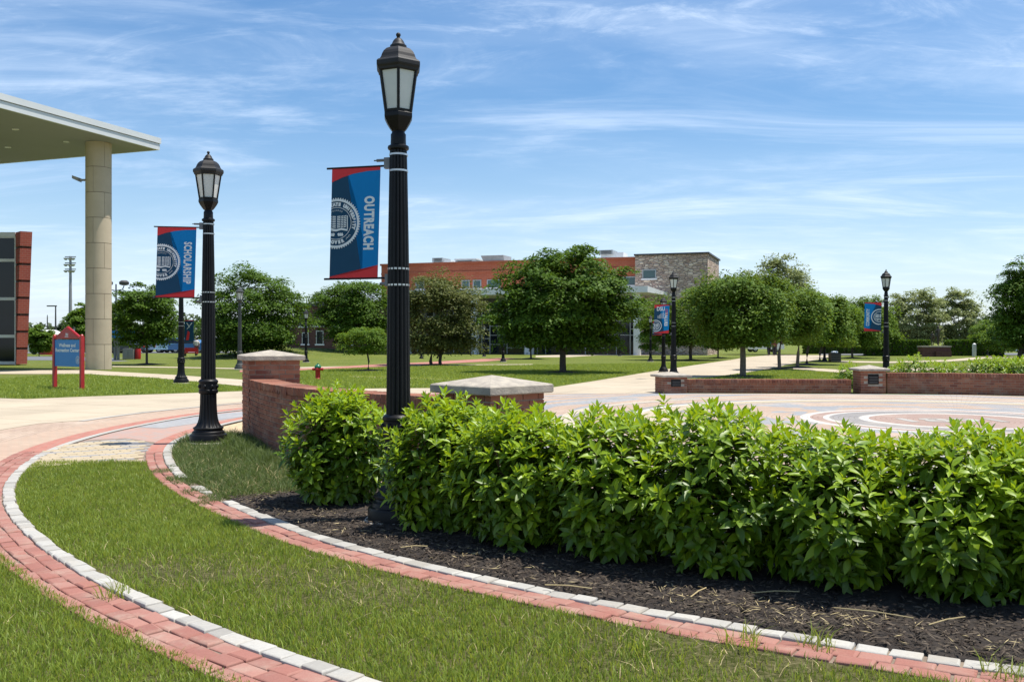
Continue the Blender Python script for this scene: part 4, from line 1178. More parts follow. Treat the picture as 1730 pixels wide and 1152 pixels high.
# ------------------------------------------------------------------ shrubs of the hedge
def leaf_into(V, F, base, axis, up, L, W, droop, fold):
    """pointed oval leaf, folded along its midrib and bent"""
    axis = axis.normalized(); side = axis.cross(up)
    if side.length < 1e-3: side = axis.cross(Vector((1, 0, 0)))
    side.normalize(); nrm = side.cross(axis).normalized()
    prof = [(0.0, .04), (.16, .55), (.42, 1.0), (.70, .72), (1.0, .02)]
    o = len(V)
    for t, wd in prof:
        c = base + axis * (L * t) - nrm * (droop * L * t * t)
        for s_ in (-1, 0, 1):
            V.append(tuple(c + side * (s_ * W * .5 * wd) + nrm * (fold * W * wd * abs(s_))))
    for k in range(len(prof) - 1):
        for s_ in (0, 1):
            a = o + 3*k + s_
            F.append((a, a + 1, a + 4, a + 3))
def shoot_mesh(seed, nw, top, mat='hedge_leaf'):
    r_ = random.Random(seed); V = []; F = []
    L0 = .095 if top else .11
    st = MB(); hgt = .10 if top else .13
    n = nw
    for i in range(n):
        k = i / (n - 1)
        a = i * 2.4 + r_.uniform(-.3, .3)
        el = (0.10 + 1.2 * k ** 1.1) if top else (-.1 + 1.0 * k)      # leaves stand up towards the tip
        d = Vector((math.cos(a)*math.cos(el), math.sin(a)*math.cos(el), math.sin(el)))
        L = L0 * (1.18 - .55 * k) * r_.uniform(.85, 1.15)
        leaf_into(V, F, Vector((0, 0, hgt * (.25 + .75*k) - .05)) + d * .006, d, Vector((0, 0, 1)), L, L * r_.uniform(.36, .46), r_.uniform(.05, .38) * (1 - .6*k), r_.uniform(.10, .28))
    me = bpy.data.meshes.new('leafy_shoot'); me.from_pydata(V, [], F); me.shade_smooth(); me.materials.append(M[mat])
    return me
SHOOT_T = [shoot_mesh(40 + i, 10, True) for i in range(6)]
SHOOT_S = [shoot_mesh(60 + i, 9, False, 'hedge_shaded' if i < 4 else 'hedge_leaf') for i in range(6)]  # most side shoots carry painted-in shade, the rest the plain leaf
def shrub(label, x, y, r, h, seed, n=150, group='leafy shrubs forming the hedge along the mulch bed', small=1.0, solo=True, filler=2300):
    t = thing('shrub', label, 'shrub', (x, y, MZ if solo else 0), 0, group)
    g = random.Random(seed)
    st = MB()
    for i in range(14 if solo else 4):
        a = g.uniform(0, 6.28); q = r * g.uniform(.3, .8); b = .05 + .12 * g.random()
        st.tube([(b*math.cos(a), b*math.sin(a), -.03), (.55*q*math.cos(a+.2), .55*q*math.sin(a+.2), h*.4), (q*math.cos(a), q*math.sin(a), h*.86)], [.009, .007, .004], 5)
    st.build('stems', M['stem'], t)
    # surface: rounded box like a loosely clipped bush, wider above than at the foot
    def surf(a, s):
        lump = 1 + .12*math.sin(3*a + seed) + .10*math.sin(5*a + 2.1*seed) + .06*math.sin(2*a + seed*3.3 + s*7)
        if s < .58:                                        # the side, from .16h to .80h
            k = s / .58; z = h * (.07 + .57 * k); rr = r * lump * (.60 + .40 * math.sin(k * 1.57)); tilt = 1.25 - .65*k
        else:
            k = (s - .58) / .42; rr = r * lump * math.sqrt(max(0, 1 - k)) * 1.0; z = h * (.64 + .34 * math.sqrt(k) + .07*math.sin(3*a + seed*1.9) * (1 - k)); tilt = .6 * (1 - k)
        return rr, z, tilt
    for i in range(n):
        a = i * 2.39996 + g.uniform(-.2, .2); s = (i + g.random()) / n
        rr, z, tilt = surf(a, s)
        top = s > .5
        z += g.uniform(-.05, .05) * h; rr *= g.uniform(.86, 1.06)
        if top and g.random() < .34: z += g.uniform(.03, .13)
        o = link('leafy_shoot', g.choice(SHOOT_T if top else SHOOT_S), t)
        o.location = (rr*math.cos(a), rr*math.sin(a), z)
        tl = tilt + g.uniform(-.25, .25)
        ax = Vector((math.cos(a)*math.sin(tl), math.sin(a)*math.sin(tl), math.cos(tl)))
        qn = ax.to_track_quat('Z', 'Y'); o.rotation_mode = 'QUATERNION'
        o.rotation_quaternion = qn @ Matrix.Rotation(g.uniform(0, 6.28), 3, 'Z').to_quaternion()
        sc = g.uniform(.82, 1.2) * small; o.scale = (sc, sc, sc)
    V = []; F = []                                          # leaves deeper inside
    for i in range(filler):
        a = g.uniform(0, 6.28); s = g.random(); rr, z, tilt = surf(a, s); k = math.sqrt(g.uniform(.05, .9))
        rr *= k; z = h*.12 + (z - h*.12) * g.uniform(.55, 1.0)
        b = a + g.uniform(-1.2, 1.2); el = g.uniform(-.7, .5)
        leaf_into(V, F, Vector((rr*math.cos(a), rr*math.sin(a), z)), Vector((math.cos(b)*math.cos(el), math.sin(b)*math.cos(el), math.sin(el))), Vector((0, 0, 1)), .115*small*g.uniform(.8, 1.2), .052*small, .2, .15)
    me = bpy.data.meshes.new('inner_leaves'); me.from_pydata(V, [], F); me.shade_smooth(); me.materials.append(M['hedge_shaded'])
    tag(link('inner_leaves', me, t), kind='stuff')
    return t
hedge = [(-1.66, 9.15, .46, 1.00, 'leafy green shrub left of the tall lamp post, before the curved wall'),
         (-0.52, 7.95, .47, 1.07, 'leafy green shrub touching the right side of the tall lamp post'),
         (0.07, 7.50, .46, .97, 'leafy shrub in front of the broad-capped pier, second right of the lamp'),
         (0.72, 7.10, .50, 1.03, 'leafy hedge shrub just right of the broad-capped pier, third from the lamp'),
         (1.40, 6.72, .51, 1.02, 'leafy hedge shrub in mid row, fourth right of the tall lamp'),
         (2.12, 6.38, .53, 1.00, 'leafy hedge shrub before the plaza rings, fifth right of the tall lamp'),
         (2.78, 6.08, .50, .93, 'lower leafy hedge shrub, second from the right edge of the picture'),
         (3.36, 5.92, .50, 1.02, 'leafy hedge shrub cut by the right edge of the picture')]
for i, (x, y, r_, h_, lab) in enumerate(hedge): shrub(lab, x, y - (.22 if i > 1 else .05), r_ * (1.04 if i > 1 else 1.0), h_ - .04 - .07 * (i % 2), i + 3, 235)
# light shrubs behind the far wall
for i, (px, Y, r_, h_, lab) in enumerate([(1436, 30.6, .42, .66, 'small bright shrub left of the far peaked pier'), (1545, 31.0, .55, .98, 'bright green rounded shrub behind the far wall, right of the banner lamp'), (1580, 31.2, .5, .72, 'bright low shrub behind the far wall, right of the rounded one'), (1605, 31.0, .45, .66, 'lowest bright shrub in the middle behind the far wall'), (1520, 31.3, .4, .62, 'low bright shrub at the foot of the community banner lamp'),
     (1650, 30.4, .52, .88, 'bright shrub behind the far wall, left one of the right-hand clump'), (1678, 30.0, .55, .95, 'bright shrub behind the far wall, middle of the right-hand clump'), (1706, 30.2, .5, .90, 'bright shrub behind the far wall, second from the right edge'), (1728, 29.6, .5, .92, 'bright shrub behind the far wall at the right edge')]):
    shrub(lab, at(px, Y), Y, r_, h_, i + 40, 46, 'bright shrubs behind the far plaza wall', 1.25, False, 350)

# ------------------------------------------------------------------ trees
def crown_mesh(name, rx, ry, rz, n, leaf, clumps, m, seed, layer=0.35, lumpy=.12, flat_bottom=.7, spread=.16):
    g = np.random.default_rng(seed)
    u = g.normal(size=(clumps, 3)); u /= np.linalg.norm(u, axis=1)[:, None]
    rr = g.uniform(0.2, 1.0, clumps) ** 0.38
    th = np.arctan2(u[:, 1], u[:, 0])
    lum = 1 + lumpy * np.sin(3 * th + seed) + lumpy * .8 * np.sin(5 * u[:, 2] * 2 + 2 * th + seed * 1.7) + g.normal(0, lumpy * .3, clumps)
    lum = np.clip(lum, .8, 1.1)
    c = u * (rr * lum)[:, None] * np.array([rx, ry, rz])
    lo = c[:, 2] < -flat_bottom * rz * .75
    c[lo, 2] = -flat_bottom * rz * g.uniform(.55, .8, lo.sum())
    k = g.integers(0, clumps, n)
    sp = spread * (rx + rz) / 2
    sz = g.uniform(.7, 1.3, clumps)[k][:, None]
    off = np.clip(g.normal(size=(n, 3)), -1.9, 1.9) * np.array([sp, sp, sp * layer]) * sz
    p = c[k] + off
    p[:, 2] -= 0.35 * (off[:, 0] ** 2 + off[:, 1] ** 2) / max(sp, .01) * .5
    p[:, 2] = np.maximum(p[:, 2], -rz * (.90 + .08 * g.random(n)))
    nrm = g.normal(size=(n, 3)) * .42 + np.array([0, 0, .9]) + .45 * p / np.array([rx, ry, rz])
    nrm /= np.linalg.norm(nrm, axis=1)[:, None]
    t = np.cross(nrm, g.normal(size=(n, 3))); t /= np.linalg.norm(t, axis=1)[:, None]
    b = np.cross(nrm, t)
    L = leaf * g.uniform(.6, 1.35, n)[:, None]
    V = np.stack([p - t * L * .6, p + b * L * .3 - nrm * L * .06, p + t * L * .6 - nrm * L * .15, p - b * L * .3 - nrm * L * .06], 1).reshape(-1, 3)
    return np_mesh(name, V, 4, m), c
def tree(label, base, crown, seed, m='leaf_dark', bark='bark', n=9000, leaf=.17, clumps=90, Y=None, z0=0.0, trunks=1, depth=.85, group='trees on the lawns', trunk_r=None, layer=.35, spread=.16, name='tree', lumpy=.16, flat=.95, bed=True):
    """base (px, py) on the ground; crown (left, right, top, bottom) columns and rows of the photograph"""
    if Y is None: x, Y = G(*base)
    else: x = at(base[0], Y)
    l, r_, tp, bt = crown
    xl, xr = at(l, Y), at(r_, Y); zt, zb = hz_of(tp, Y), hz_of(bt, Y)
    rx = (xr - xl) / 2; rz_ = (zt - zb) / 2; cx = (xl + xr) / 2; cz = (zt + zb) / 2
    n = int(n * 3.0); leaf *= .90; clumps = int(clumps * 1.5); layer = min(layer, .26) if m == 'leaf_dark' else layer
    t = thing(name, label, 'tree', (x, Y, z0), 0, group)
    me, cl = crown_mesh('crown', rx * .98, rx * depth, rz_ * 1.0, n, leaf, clumps, M[m], seed, layer, lumpy, flat, spread)
    o = link('crown', me, t, (cx - x, 0, cz - z0)); tag(o, kind='stuff')
    g = random.Random(seed)
    tr = trunk_r or max(.045, rx * .036)
    tk = MB()
    for q in range(trunks):
        dx = (q - (trunks - 1) / 2) * .55
        zc = cz - z0; zlow = max(.3, zb - z0)
        top = zc + rz_ * .45
        pts = [(dx * 1.0, 0, -.05), (dx, 0, .08), (dx + g.uniform(-.04, .04), g.uniform(-.04, .04), zlow * .6), (dx + (cx - x) * .3, g.uniform(-.08, .08), zlow + .3 * rz_), ((cx - x) * .7 + dx * .5 + g.uniform(-.15, .15), g.uniform(-.15, .15), top)]
        tk.tube(pts, [tr * 1.5, tr * 1.08, tr, tr * .8, tr * .18], 10)
    tk.build('trunk', M[bark], t, 50)
    order = sorted(range(len(cl)), key=lambda i: g.random())[:9]
    for i in order:
        e = Vector(cl[i]) + Vector((cx - x, 0, cz - z0)); s = Vector(((cx - x) * .3, 0, zlow + g.uniform(.0, .45) * rz_))
        if e.z < s.z - .1: continue
        mid = s.lerp(e, .5) + Vector((0, 0, .12 * rz_))
        lb = MB(); lb.tube([s, mid, s.lerp(e, .92)], [tr * .5, tr * .32, tr * .10], 6)
        lb.build('limb', M[bark], t, 50)
    if bed:
        mb = MB(); rb = min(1.1, .75 + tr * 2)
        mb.lathe([(rb, .004), (rb * .75, .05), (.1, .10)], 20)
        mb.build('mulch_ring', M['mulch'], t, 60)
    return t
G1, G2, G3 = 'trees on the lawns', 'trees lining the walk to the right', 'trees of the far background'
tree('round dark green tree between the column and the scholarship banner', (248, 616), (192, 300, 473, 590), 11, n=8500, leaf=.17, clumps=75, group=G1)
tree('large dark tree behind the left brick pier and the grey-green lamp', (418, 0), (335, 510, 452, 604), 12, n=15000, leaf=.20, clumps=120, Y=72, z0=.25, group=G1)
tree('dark tiered tree behind the outreach banner, on the mound', (600, 0), (528, 668, 462, 592), 13, n=12000, leaf=.20, clumps=95, Y=78, z0=.15, group=G1)
tree('olive-green tree with twin trunks right of the tall lamp', (736, 617), (672, 818, 460, 606), 14, 'leaf_olive', n=14000, leaf=.15, clumps=130, trunks=2, group=G1, trunk_r=.1)
tree('small thin young tree left of the tall lamp post', (622, 627), (566, 662, 546, 600), 15, 'leaf_light', n=3200, leaf=.10, clumps=60, group=G1, trunk_r=.045, layer=.3)
tree('biggest round dark green tree on the central lawn', (951, 630), (833, 1072, 415, 600), 16, n=24000, leaf=.17, clumps=170, group=G1, trunk_r=.155, spread=.13)
tree('half-hidden tree behind the left side of the big round tree', (897, 606.5), (850, 940, 500, 595), 17, n=4500, leaf=.18, clumps=50, group=G1)
tree('dark green tree behind the values banner lamp', (1167, 608.5), (1092, 1240, 482, 590), 18, 'leaf_mid', n=9500, leaf=.19, clumps=90, group=G1)
tree('light green round tree with pale trunk nearest the far low wall', (1255, 637), (1168, 1338, 458, 588), 19, 'leaf_mid', 'bark_light', n=19000, leaf=.13, clumps=150, group=G2, trunk_r=.12, layer=.8, spread=.13)
row = [((1317, 625), (1278, 1385, 476, 582), 'second tree of the row along the walk, right behind the nearest'), ((1347, 621), (1315, 1400, 488, 584), 'third tree of the row along the walk, slim-trunked'), ((1363, 616), (1340, 1432, 495, 584), 'fourth tree of the row, before the litter bin'),
       ((1385, 611), (1370, 1450, 500, 588), 'fifth tree of the row, above the litter bin'), ((1440, 605), (1400, 1492, 503, 590), 'sixth tree of the row, left of the community banner'), ((1462, 601), (1440, 1515, 508, 590), 'last tree of the row, behind the community banner')]
for i, (b, c, lab) in enumerate(row):
    tree(lab, b, c, 21 + i, 'leaf_mid' if i % 2 == 0 else 'leaf_light', 'bark_light' if i < 2 else 'bark', n=8500, leaf=.15 + .01 * i, clumps=80, group=G2, trunk_r=.085, layer=.7)
tree('small dark tree beyond the walk, left of the walking people', (1213, 605), (1180, 1252, 520, 595), 29, 'leaf_mid', n=4000, leaf=.2, clumps=45, group=G2)
tree('tall thin-crowned pale tree rising behind the row along the walk', (1310, 0), (1252, 1378, 433, 585), 30, 'leaf_pale', 'bark_light', n=7000, leaf=.26, clumps=110, Y=95, group=G3, bed=False, spread=.12)
tree('pale feathery tree right of the community banner lamp', (1550, 0), (1500, 1594, 482, 588), 31, 'leaf_pale', 'bark_light', n=6000, leaf=.26, clumps=95, Y=105, group=G3, bed=False, spread=.12)
tree('pale feathery tree standing alone, second right of the banner lamp', (1620, 0), (1578, 1656, 488, 588), 32, 'leaf_pale', 'bark_light', n=5200, leaf=.26, clumps=85, Y=108, group=G3, bed=False, spread=.12)
for i, (px, c) in enumerate([(1683, (1640, 1712, 535, 592)), (1690, (1660, 1735, 540, 596))]):
    tree(['light green tree left of the white parked car', 'light green tree in front of the white parked car'][i], (px, 601 + i * 2), c, 33 + i, 'leaf_light', n=5000, leaf=.17, clumps=60, group=G2, trunk_r=.1)
tree('tall dark tree cut by the right edge of the picture', (1722, 611), (1690, 1800, 432, 606), 36, n=15000, leaf=.19, clumps=120, group=G1, trunk_r=.16, flat=.95)
tree('rounded green bushy tree far left beside the brick fin', (66, 0), (46, 88, 548, 598), 37, 'leaf_light', n=3500, leaf=.24, clumps=45, Y=85, group=G3, bed=False)
tree('far green tree behind the lamp left of the column', (135, 0), (112, 158, 512, 600), 38, 'leaf_light', n=5000, leaf=.24, clumps=55, Y=90, group=G3, bed=False)
tree('far green tree between the column and the round dark tree', (192, 0), (172, 214, 508, 590), 39, 'leaf_light', n=4500, leaf=.26, clumps=50, Y=95, group=G3, bed=False)
tree('far rounded tree above the sign gable', (103, 0), (84, 126, 545, 600), 41, 'leaf_far', n=3500, leaf=.3, clumps=45, Y=120, group=G3, bed=False)
tree('green tree before the glass front beside the slim white pillar', (1100, 0), (1080, 1118, 512, 598), 42, 'leaf_light', n=3000, leaf=.2, clumps=45, Y=82, group=G1, bed=False)
# far woodland reads as one mass
g = np.random.default_rng(99); vs = []
for x in np.arange(-330, 331, 6.0):
    Yd = 300 + g.uniform(-15, 15); h = g.uniform(5.5, 9.5) * (1.0 if abs(x) > 40 else .8)
    me_n = 260
    p = g.normal(size=(me_n, 3)); p /= np.linalg.norm(p, axis=1)[:, None]
    p = p * g.uniform(.4, 1, me_n)[:, None] ** .4 * np.array([6.5, 4, h * .52]) + np.array([x, Yd, h * .5])
    nr = g.normal(size=(me_n, 3)) + np.array([0, -.4, .8]); nr /= np.linalg.norm(nr, axis=1)[:, None]
    t_ = np.cross(nr, g.normal(size=(me_n, 3))); t_ /= np.linalg.norm(t_, axis=1)[:, None]; b_2 = np.cross(nr, t_)
    vs.append(np.stack([p - t_ * .9, p + b_2 * .6, p + t_ * .9, p - b_2 * .6], 1).reshape(-1, 3))
tag(link('treeline', np_mesh('treeline', np.concatenate(vs), 4, M['leaf_far'])), 'distant green treeline along the horizon', 'treeline', kind='stuff')
def hedge_box(label, px0, px1, Y, h, dpt):
    t = thing('clipped_hedge', label, 'hedge', (at((px0 + px1) / 2, Y), Y, 0), 0, 'clipped dark hedges beside the statue')
    w = at(px1, Y) - at(px0, Y)
    MB().box(-w/2 + .12, w/2 - .12, -dpt/2 + .12, dpt/2 - .12, 0, h - .12).build('branches', M['bark'], t)
    g = np.random.default_rng(int(px0)); n = 5200
    p = g.uniform(-1, 1, (n, 3)); ax = g.choice(3, n, p=[.12, .5, .38]); sg = np.where(g.random(n) < .5, -1, 1)
    p[np.arange(n), ax] = sg * g.uniform(.9, 1.03, n)
    p = p * np.array([w/2, dpt/2, h/2]) + np.array([0, 0, h/2]); p[:, 2] = np.maximum(p[:, 2], .03)
    nr = g.normal(size=(n, 3)); nr /= np.linalg.norm(nr, axis=1)[:, None]
    t_ = np.cross(nr, g.normal(size=(n, 3))); t_ /= np.linalg.norm(t_, axis=1)[:, None]; b2 = np.cross(nr, t_); L = .13
    V = np.stack([p - t_*L, p + b2*L*.5, p + t_*L, p - b2*L*.5], 1).reshape(-1, 3)
    tag(link('foliage', np_mesh('foliage', V, 4, M['leaf_dark']), t), kind='stuff')
hedge_box('clipped dark hedge left of the statue', 1464, 1566, 88, 1.45, 1.4)
hedge_box('clipped dark hedge right of the statue', 1600, 1690, 88, 1.45, 1.4)
hedge_box('clipped dark hedge behind the row of tree trunks', 1360, 1460, 100, 1.4, 1.4)

# ------------------------------------------------------------------ the long brick building
P0 = Vector((18.8, 91.0, 0)); CA, SA = .945, -.327
def fx(px):
    a = (px - CX) / FOC
    s = (P0.y * a - P0.x) / (CA - SA * a)
    return s, P0.y + SA * s
def fz(py, px):
    return hz_of(py, fx(px)[1])
BLD = thing('brick_building', 'long red brick and stone building with glass ground floor', 'building', P0, math.atan2(SA, CA))
X = lambda px: fx(px)[0]
xs, xr, xl = X(1073), X(640), X(483)
ZT = 9.75
MB().box(xs, 0, 0, 9, 0, ZT).build('stone_wall', M['stone'], BLD)
MB().box(xs - .1, .15, -.15, 9.1, ZT, ZT + .16).build('coping', M['darkgrey'], BLD)
MB().box(xr, xs - .01, .6, 20, 4.9, ZT - .25).build('red_wall', M['brick_red'], BLD)
MB().box(xr - .1, xs - .12, .45, 20.1, ZT - .25, ZT - .05).build('parapet', M['brick_red'], BLD)
MB().box(xr + .3, xs - .4, .9, 19.8, ZT - .06, ZT - .02).build('roof_deck', M['fascia'], BLD)
MB().box(xr, xs - .01, .52, .61, ZT - 1.25, ZT - 1.05).build('string_course', M['brick_red'], BLD)
def window(x0, x1, z0, z1, y, glass='tealglass', cross=False):
    f = MB(); e = .10
    f.box(x0 - e, x1 + e, y - .06, y + .05, z1, z1 + e); f.box(x0 - e, x0, y - .06, y + .05, z0, z1); f.box(x1, x1 + e, y - .06, y + .05, z0, z1)
    w = f.build('window', M['alu'], BLD)
    MB().box(x0, x1, y - .02, y + .02, z0, z1).build('pane', M[glass], w)
    MB().box(x0 - .2, x1 + .2, y - .14, y + .05, z0 - .16, z0).build('sill', M['white'], w)
for (a, b) in ((778, 789), (797, 808.5), (821, 841.5), (1045, 1071), (700, 712), (735, 748)):
    window(X(a), X(b), fz(486.5, 800) + .02, fz(474, 800), .58)
window(X(1087), X(1107), fz(470.5, 1097), fz(457, 1097), -.02)
# white canopy over the glass front
cz = 5.75
cp = MB()
cp.v = [(X(700), -3.0, cz + .25), (X(1104), -3.0, cz + .25), (X(1128), -.3, cz + .05), (X(700), .5, cz), (X(700), -3.0, cz + .85), (X(1104), -3.0, cz + .85), (X(1128), -.3, cz + .30), (X(700), .5, cz + .6)]
cp.f = [(3,2,1,0), (4,5,6,7), (0,1,5,4), (1,2,6,5), (2,3,7,6), (3,0,4,7)]
cp.build('canopy', M['white'], BLD)
MB().box(X(700), xs, .55, .62, 4.9, cz + .1).build('soffit_band', M['darkgrey'], BLD)
for px in (703, 815, 905, 1084):
    w = .32 if px != 905 else .4
    MB().box(X(px) - w, X(px) + w, -2.4, -1.8, 0, cz + .27 if px != 905 else 2.4).build('pillar', M['white'], BLD)
# glass front with its uneven grid: every pane its own piece
MB().box(X(700), xs, .95, 1.05, 0, 5.0).build('glass_backing', M['darkgrey'], BLD)
g = random.Random(5); fr = MB(); x = X(700); x_end = X(1074)
while x < x_end - .3:
    w = min(g.choice((.9, 1.4, 1.9, 2.3)), x_end - x)
    z = 0.05
    while z < 4.85:
        h = min(g.choice((.6, .95, 1.4, 1.9)), 4.9 - z)
        if 4.9 - (z + h) < .3: h = 4.9 - z
        MB().box(x + .05, x + w - .05, .88, .92, z + .05, z + h - .05).build('pane', M['glass'], BLD)
        fr.box(x, x + w, .84, .90, z + h - .035, z + h + .035)
        z += h
    fr.box(x - .04, x + .04, .82, .895, 0, 4.9)
    x += w
fr.build('mullion_grid', M['alu'], BLD)
# lower dark wing
zw = 5.2
xm = X(621)
MB().box(X(497), xr + 4, .1, 18, 0, zw).build('dark_wall', M['brick_dark'], BLD)
MB().box(X(483), X(497) - .01, .3, 14, 0, 2.6).build('dark_wall', M['brick_dark'], BLD)
MB().box(X(495), xr + 4.1, -.1, 18.1, zw, zw + .35).build('cornice', M['darkgrey'], BLD)
for (a, b, p, q) in ((507, 517, 551, 524), (530, 545, 550, 539), (535, 545, 581, 560), (511, 520, 581, 563), (486, 494, 576, 568), (560, 575, 550, 530), (585, 600, 581, 560)):
    window(X(a), X(b), fz(p, 540), fz(q, 540), .08 if a > 500 else .28, 'glass')
# roof machinery
def unit(label, px0, px1, zt, y, kind):
    t = thing('rooftop_unit', label, 'rooftop unit', (BLD.matrix_basis @ Vector((X((px0 + px1) / 2), y, 0)))[:], BLD.rotation_euler.z, 'machinery on the roof')
    w = X(px1) - X(px0); z0 = ZT - .3
    if kind == 'hood':
        MB().prism([(-w/2, -1), (w/2, -1), (w/2, 1), (-w/2, 1)], z0, zt - .25).build('housing', M['white'], t)
        MB().box(-w/2 - .15, -w/2 + w * .55, -1.3, 1, zt - .45, zt).build('intake_hood', M['alu'], t)
        k = MB()
        for q in range(4): k.box(-w/2 + .1, -w/2 + w*.5, -1.34, -1.3, zt - .40 + q*.09, zt - .36 + q*.09)
        k.build('louvre', M['darkgrey'], t)
    elif kind == 'fan':
        MB().box(-w/2, w/2, -1.2, 1.2, z0, zt - .12).build('housing', M['alu'], t)
        MB().box(-w*.38, w*.3, -1.25, -1.2, z0 + .45, zt - .35).build('louvre', M['darkgrey'], t)
        MB().box(-w/2 - .1, w/2 + .1, -1.3, 1.3, zt - .12, zt).build('lid', M['white'], t)
    else:
        k = MB(); k.add([(-w*.35, -1, z0), (w*.5, -1, z0), (w*.5, 1, z0), (-w*.35, 1, z0), (-w*.5, -1.3, zt), (w*.5, -1.3, zt), (w*.5, 1.3, zt), (-w*.5, 1.3, zt)], [(3,2,1,0), (4,5,6,7), (0,1,5,4), (1,2,6,5), (2,3,7,6), (3,0,4,7)])
        k.build('hopper', M['grey'], t)
        MB().box(w*.1, w*.5, -1.06, -1.02, z0, zt - .1).build('side_panel', M['alu'], t)
unit('pale rooftop unit with slatted hood, leftmost on the red building', 720, 748, fz(433, 735), 3.2, 'hood')
unit('low wide rooftop unit with dark louvres, second from left', 757, 792, fz(434.5, 775), 3.2, 'fan')
unit('grey flared rooftop duct, third from left', 801, 840, fz(429, 820), 3.2, 'duct')
unit('white rooftop unit above the big round tree', 1003, 1042, fz(418, 1025), 4.0, 'hood')

# ------------------------------------------------------------------ recreation centre at the left: fin, glass, canopy, column
FB = thing('glass_building', 'glazed front with stacked red brick fin at the left edge', 'building', (at(34, 57), 57, 0))
g = random.Random(3)
nblk = 8; H = hz_of(390, 57)
PENT = [(4,3,2,1,0), (5,6,7,8,9)] + [(i, (i+1) % 5, 5 + (i+1) % 5, 5 + i) for i in range(5)]
for k in range(nblk):
    z0, z1 = H * k / nblk, H * (k + 1) / nblk
    def cs(z, inset=0):
        lean = .42 * z / H
        return [(-.43 + inset, .30 + inset, z), (-.02 + lean * .6 + inset, -.40 + inset * 2, z), (.42 + lean * .75 - inset, 0 + inset * 2, z), (-.12 + lean * .7 - inset, 1.0 - inset, z), (-.43 + inset, 1.0 - inset, z)]
    b = MB(); b.v = cs(z0 + .07) + cs(z1 - .07); b.f = PENT
    b.build('brick_block', M['brick_fin'], FB)
    if k < nblk - 1:
        b = MB(); b.v = cs(z1 - .08, .07) + cs(z1 + .08, .07); b.f = PENT
        b.build('recessed_course', M['brick_dark'], FB)
rows = [hz_of(p, 57.4) for p in (613, 568, 505, 440, 400)]
for i in range(len(rows) - 1):
    for j in range(5):
        x1 = -.50 - j * 1.9; x0 = x1 - 1.84
        MB().box(x0, x1, .40, .46, rows[i] + .05, rows[i + 1] - .05).build('pane', M['glass'], FB)
fr = MB()
for z in rows: fr.box(-9.8, -.46, .33, .52, z - .09, z + .09)
for j in range(6): fr.box(-.52 - j * 1.9, -.44 - j * 1.9, .34, .51, 0, rows[-1])
fr.build('mullion_grid', M['white'], FB)
MB().box(-9.8, -.46, .3, .9, rows[-1] + .02, H - .05).build('roof_edge', M['white'], FB)
MB().box(-9.8, -.46, .62, .9, 0, rows[-1] + .01).build('inner_wall', M['darkgrey'], FB)
zs = 11.7
def cpt(px, py): 
    Y = (zs - EYE) * FOC / (HOR - py); return Vector((at(px, Y), Y))
tip = cpt(270, 253.5); d1 = (cpt(0, 181.5) - tip).normalized(); d2 = Vector((d1.y, -d1.x))
if d2.x > 0: d2 = -d2
CN = thing('entrance_canopy', 'huge flat canopy roof with pale fascia overhead at the left', 'canopy', (tip.x, tip.y, 0))
def cq(a, b): v = d1 * a + d2 * b; return (v.x, v.y)
rectp = lambda i: [cq(i, i), cq(24 - i, i), cq(24 - i, 22 - i), cq(i, 22 - i)]
MB().prism(rectp(.12), zs, zs + .5).build('soffit', M['soffit'], CN)
def frame_loop(w, z0, z1, out):
    k = MB()
    a = [cq(-out, -out), cq(24 + out, -out), cq(24 + out, 22 + out), cq(-out, 22 + out)]; b = [cq(w, w), cq(24 - w, w), cq(24 - w, 22 - w), cq(w, 22 - w)]
    for z in (z0, z1): k.v += [(*p, z) for p in a] + [(*p, z) for p in b]
    for i in range(4):
        j = (i + 1) % 4
        k.f += [(i, j, 8 + j, 8 + i), (4 + j, 4 + i, 12 + i, 12 + j), (8 + i, 8 + j, 12 + j, 12 + i), (j, i, 4 + i, 4 + j)]
    return k
frame_loop(.11, zs - .02, zs + .30, .0).build('fascia', M['fascia'], CN)
frame_loop(.05, zs + .33, zs + .62, .05).build('roof_edge', M['fascia'], CN)
MB().prism(rectp(.2), zs + .505, zs + .60).build('roof_deck', M['grey'], CN)
lt = MB()
for a, b in ((3.4, 3.0), (6.5, 3.0), (3.4, 7.0)):
    c = cq(a, b); lt.lathe([(.16, zs - .03), (.16, zs - .001)], 14, (c[0], c[1], 0))
lt.build('downlight', M['frost'], CN)
cyl = thing('round_column', 'tall round column of beige precast panels under the canopy', 'column', (at(166.5, 49), 49, 0))
rc = .63
MB().lathe([(rc - .02, 0), (rc - .02, zs - .01)], 40).build('joint_core', M['joint'], cyl, 40)
nd = 9; hd = zs / nd
for k in range(nd):
    offs = math.pi * (0.5 if k % 2 else 0.78)
    for s_ in range(2 if True else 1):
        a0 = offs + s_ * math.pi + .012; a1 = offs + (s_ + 1) * math.pi - .012
        mb = MB(); N = 20; z0, z1 = k * hd + .012, (k + 1) * hd - .012
        for z, rr in ((z0, rc), (z1, rc), (z1, rc - .05), (z0, rc - .05)):
            mb.v += [(rr * math.cos(a0 + (a1 - a0) * i / N), rr * math.sin(a0 + (a1 - a0) * i / N), z) for i in range(N + 1)]
        for ring_ in range(4):
            o2 = ((ring_ + 1) % 4) * (N + 1); o1 = ring_ * (N + 1)
            mb.f += [(o1 + i, o1 + i + 1, o2 + i + 1, o2 + i) for i in range(N)]
        mb.f += [(0, N + 1, 2*(N + 1), 3*(N + 1)), (N, 3*(N+1) + N, 2*(N+1) + N, (N+1) + N)]
        mb.build('precast_panel', M['precast'], cyl, 35)
fl = thing('wall_light', 'small grey floodlight on the left of the tall column', 'light', (cyl.location.x - rc, 48.9, hz_of(305, 49)))
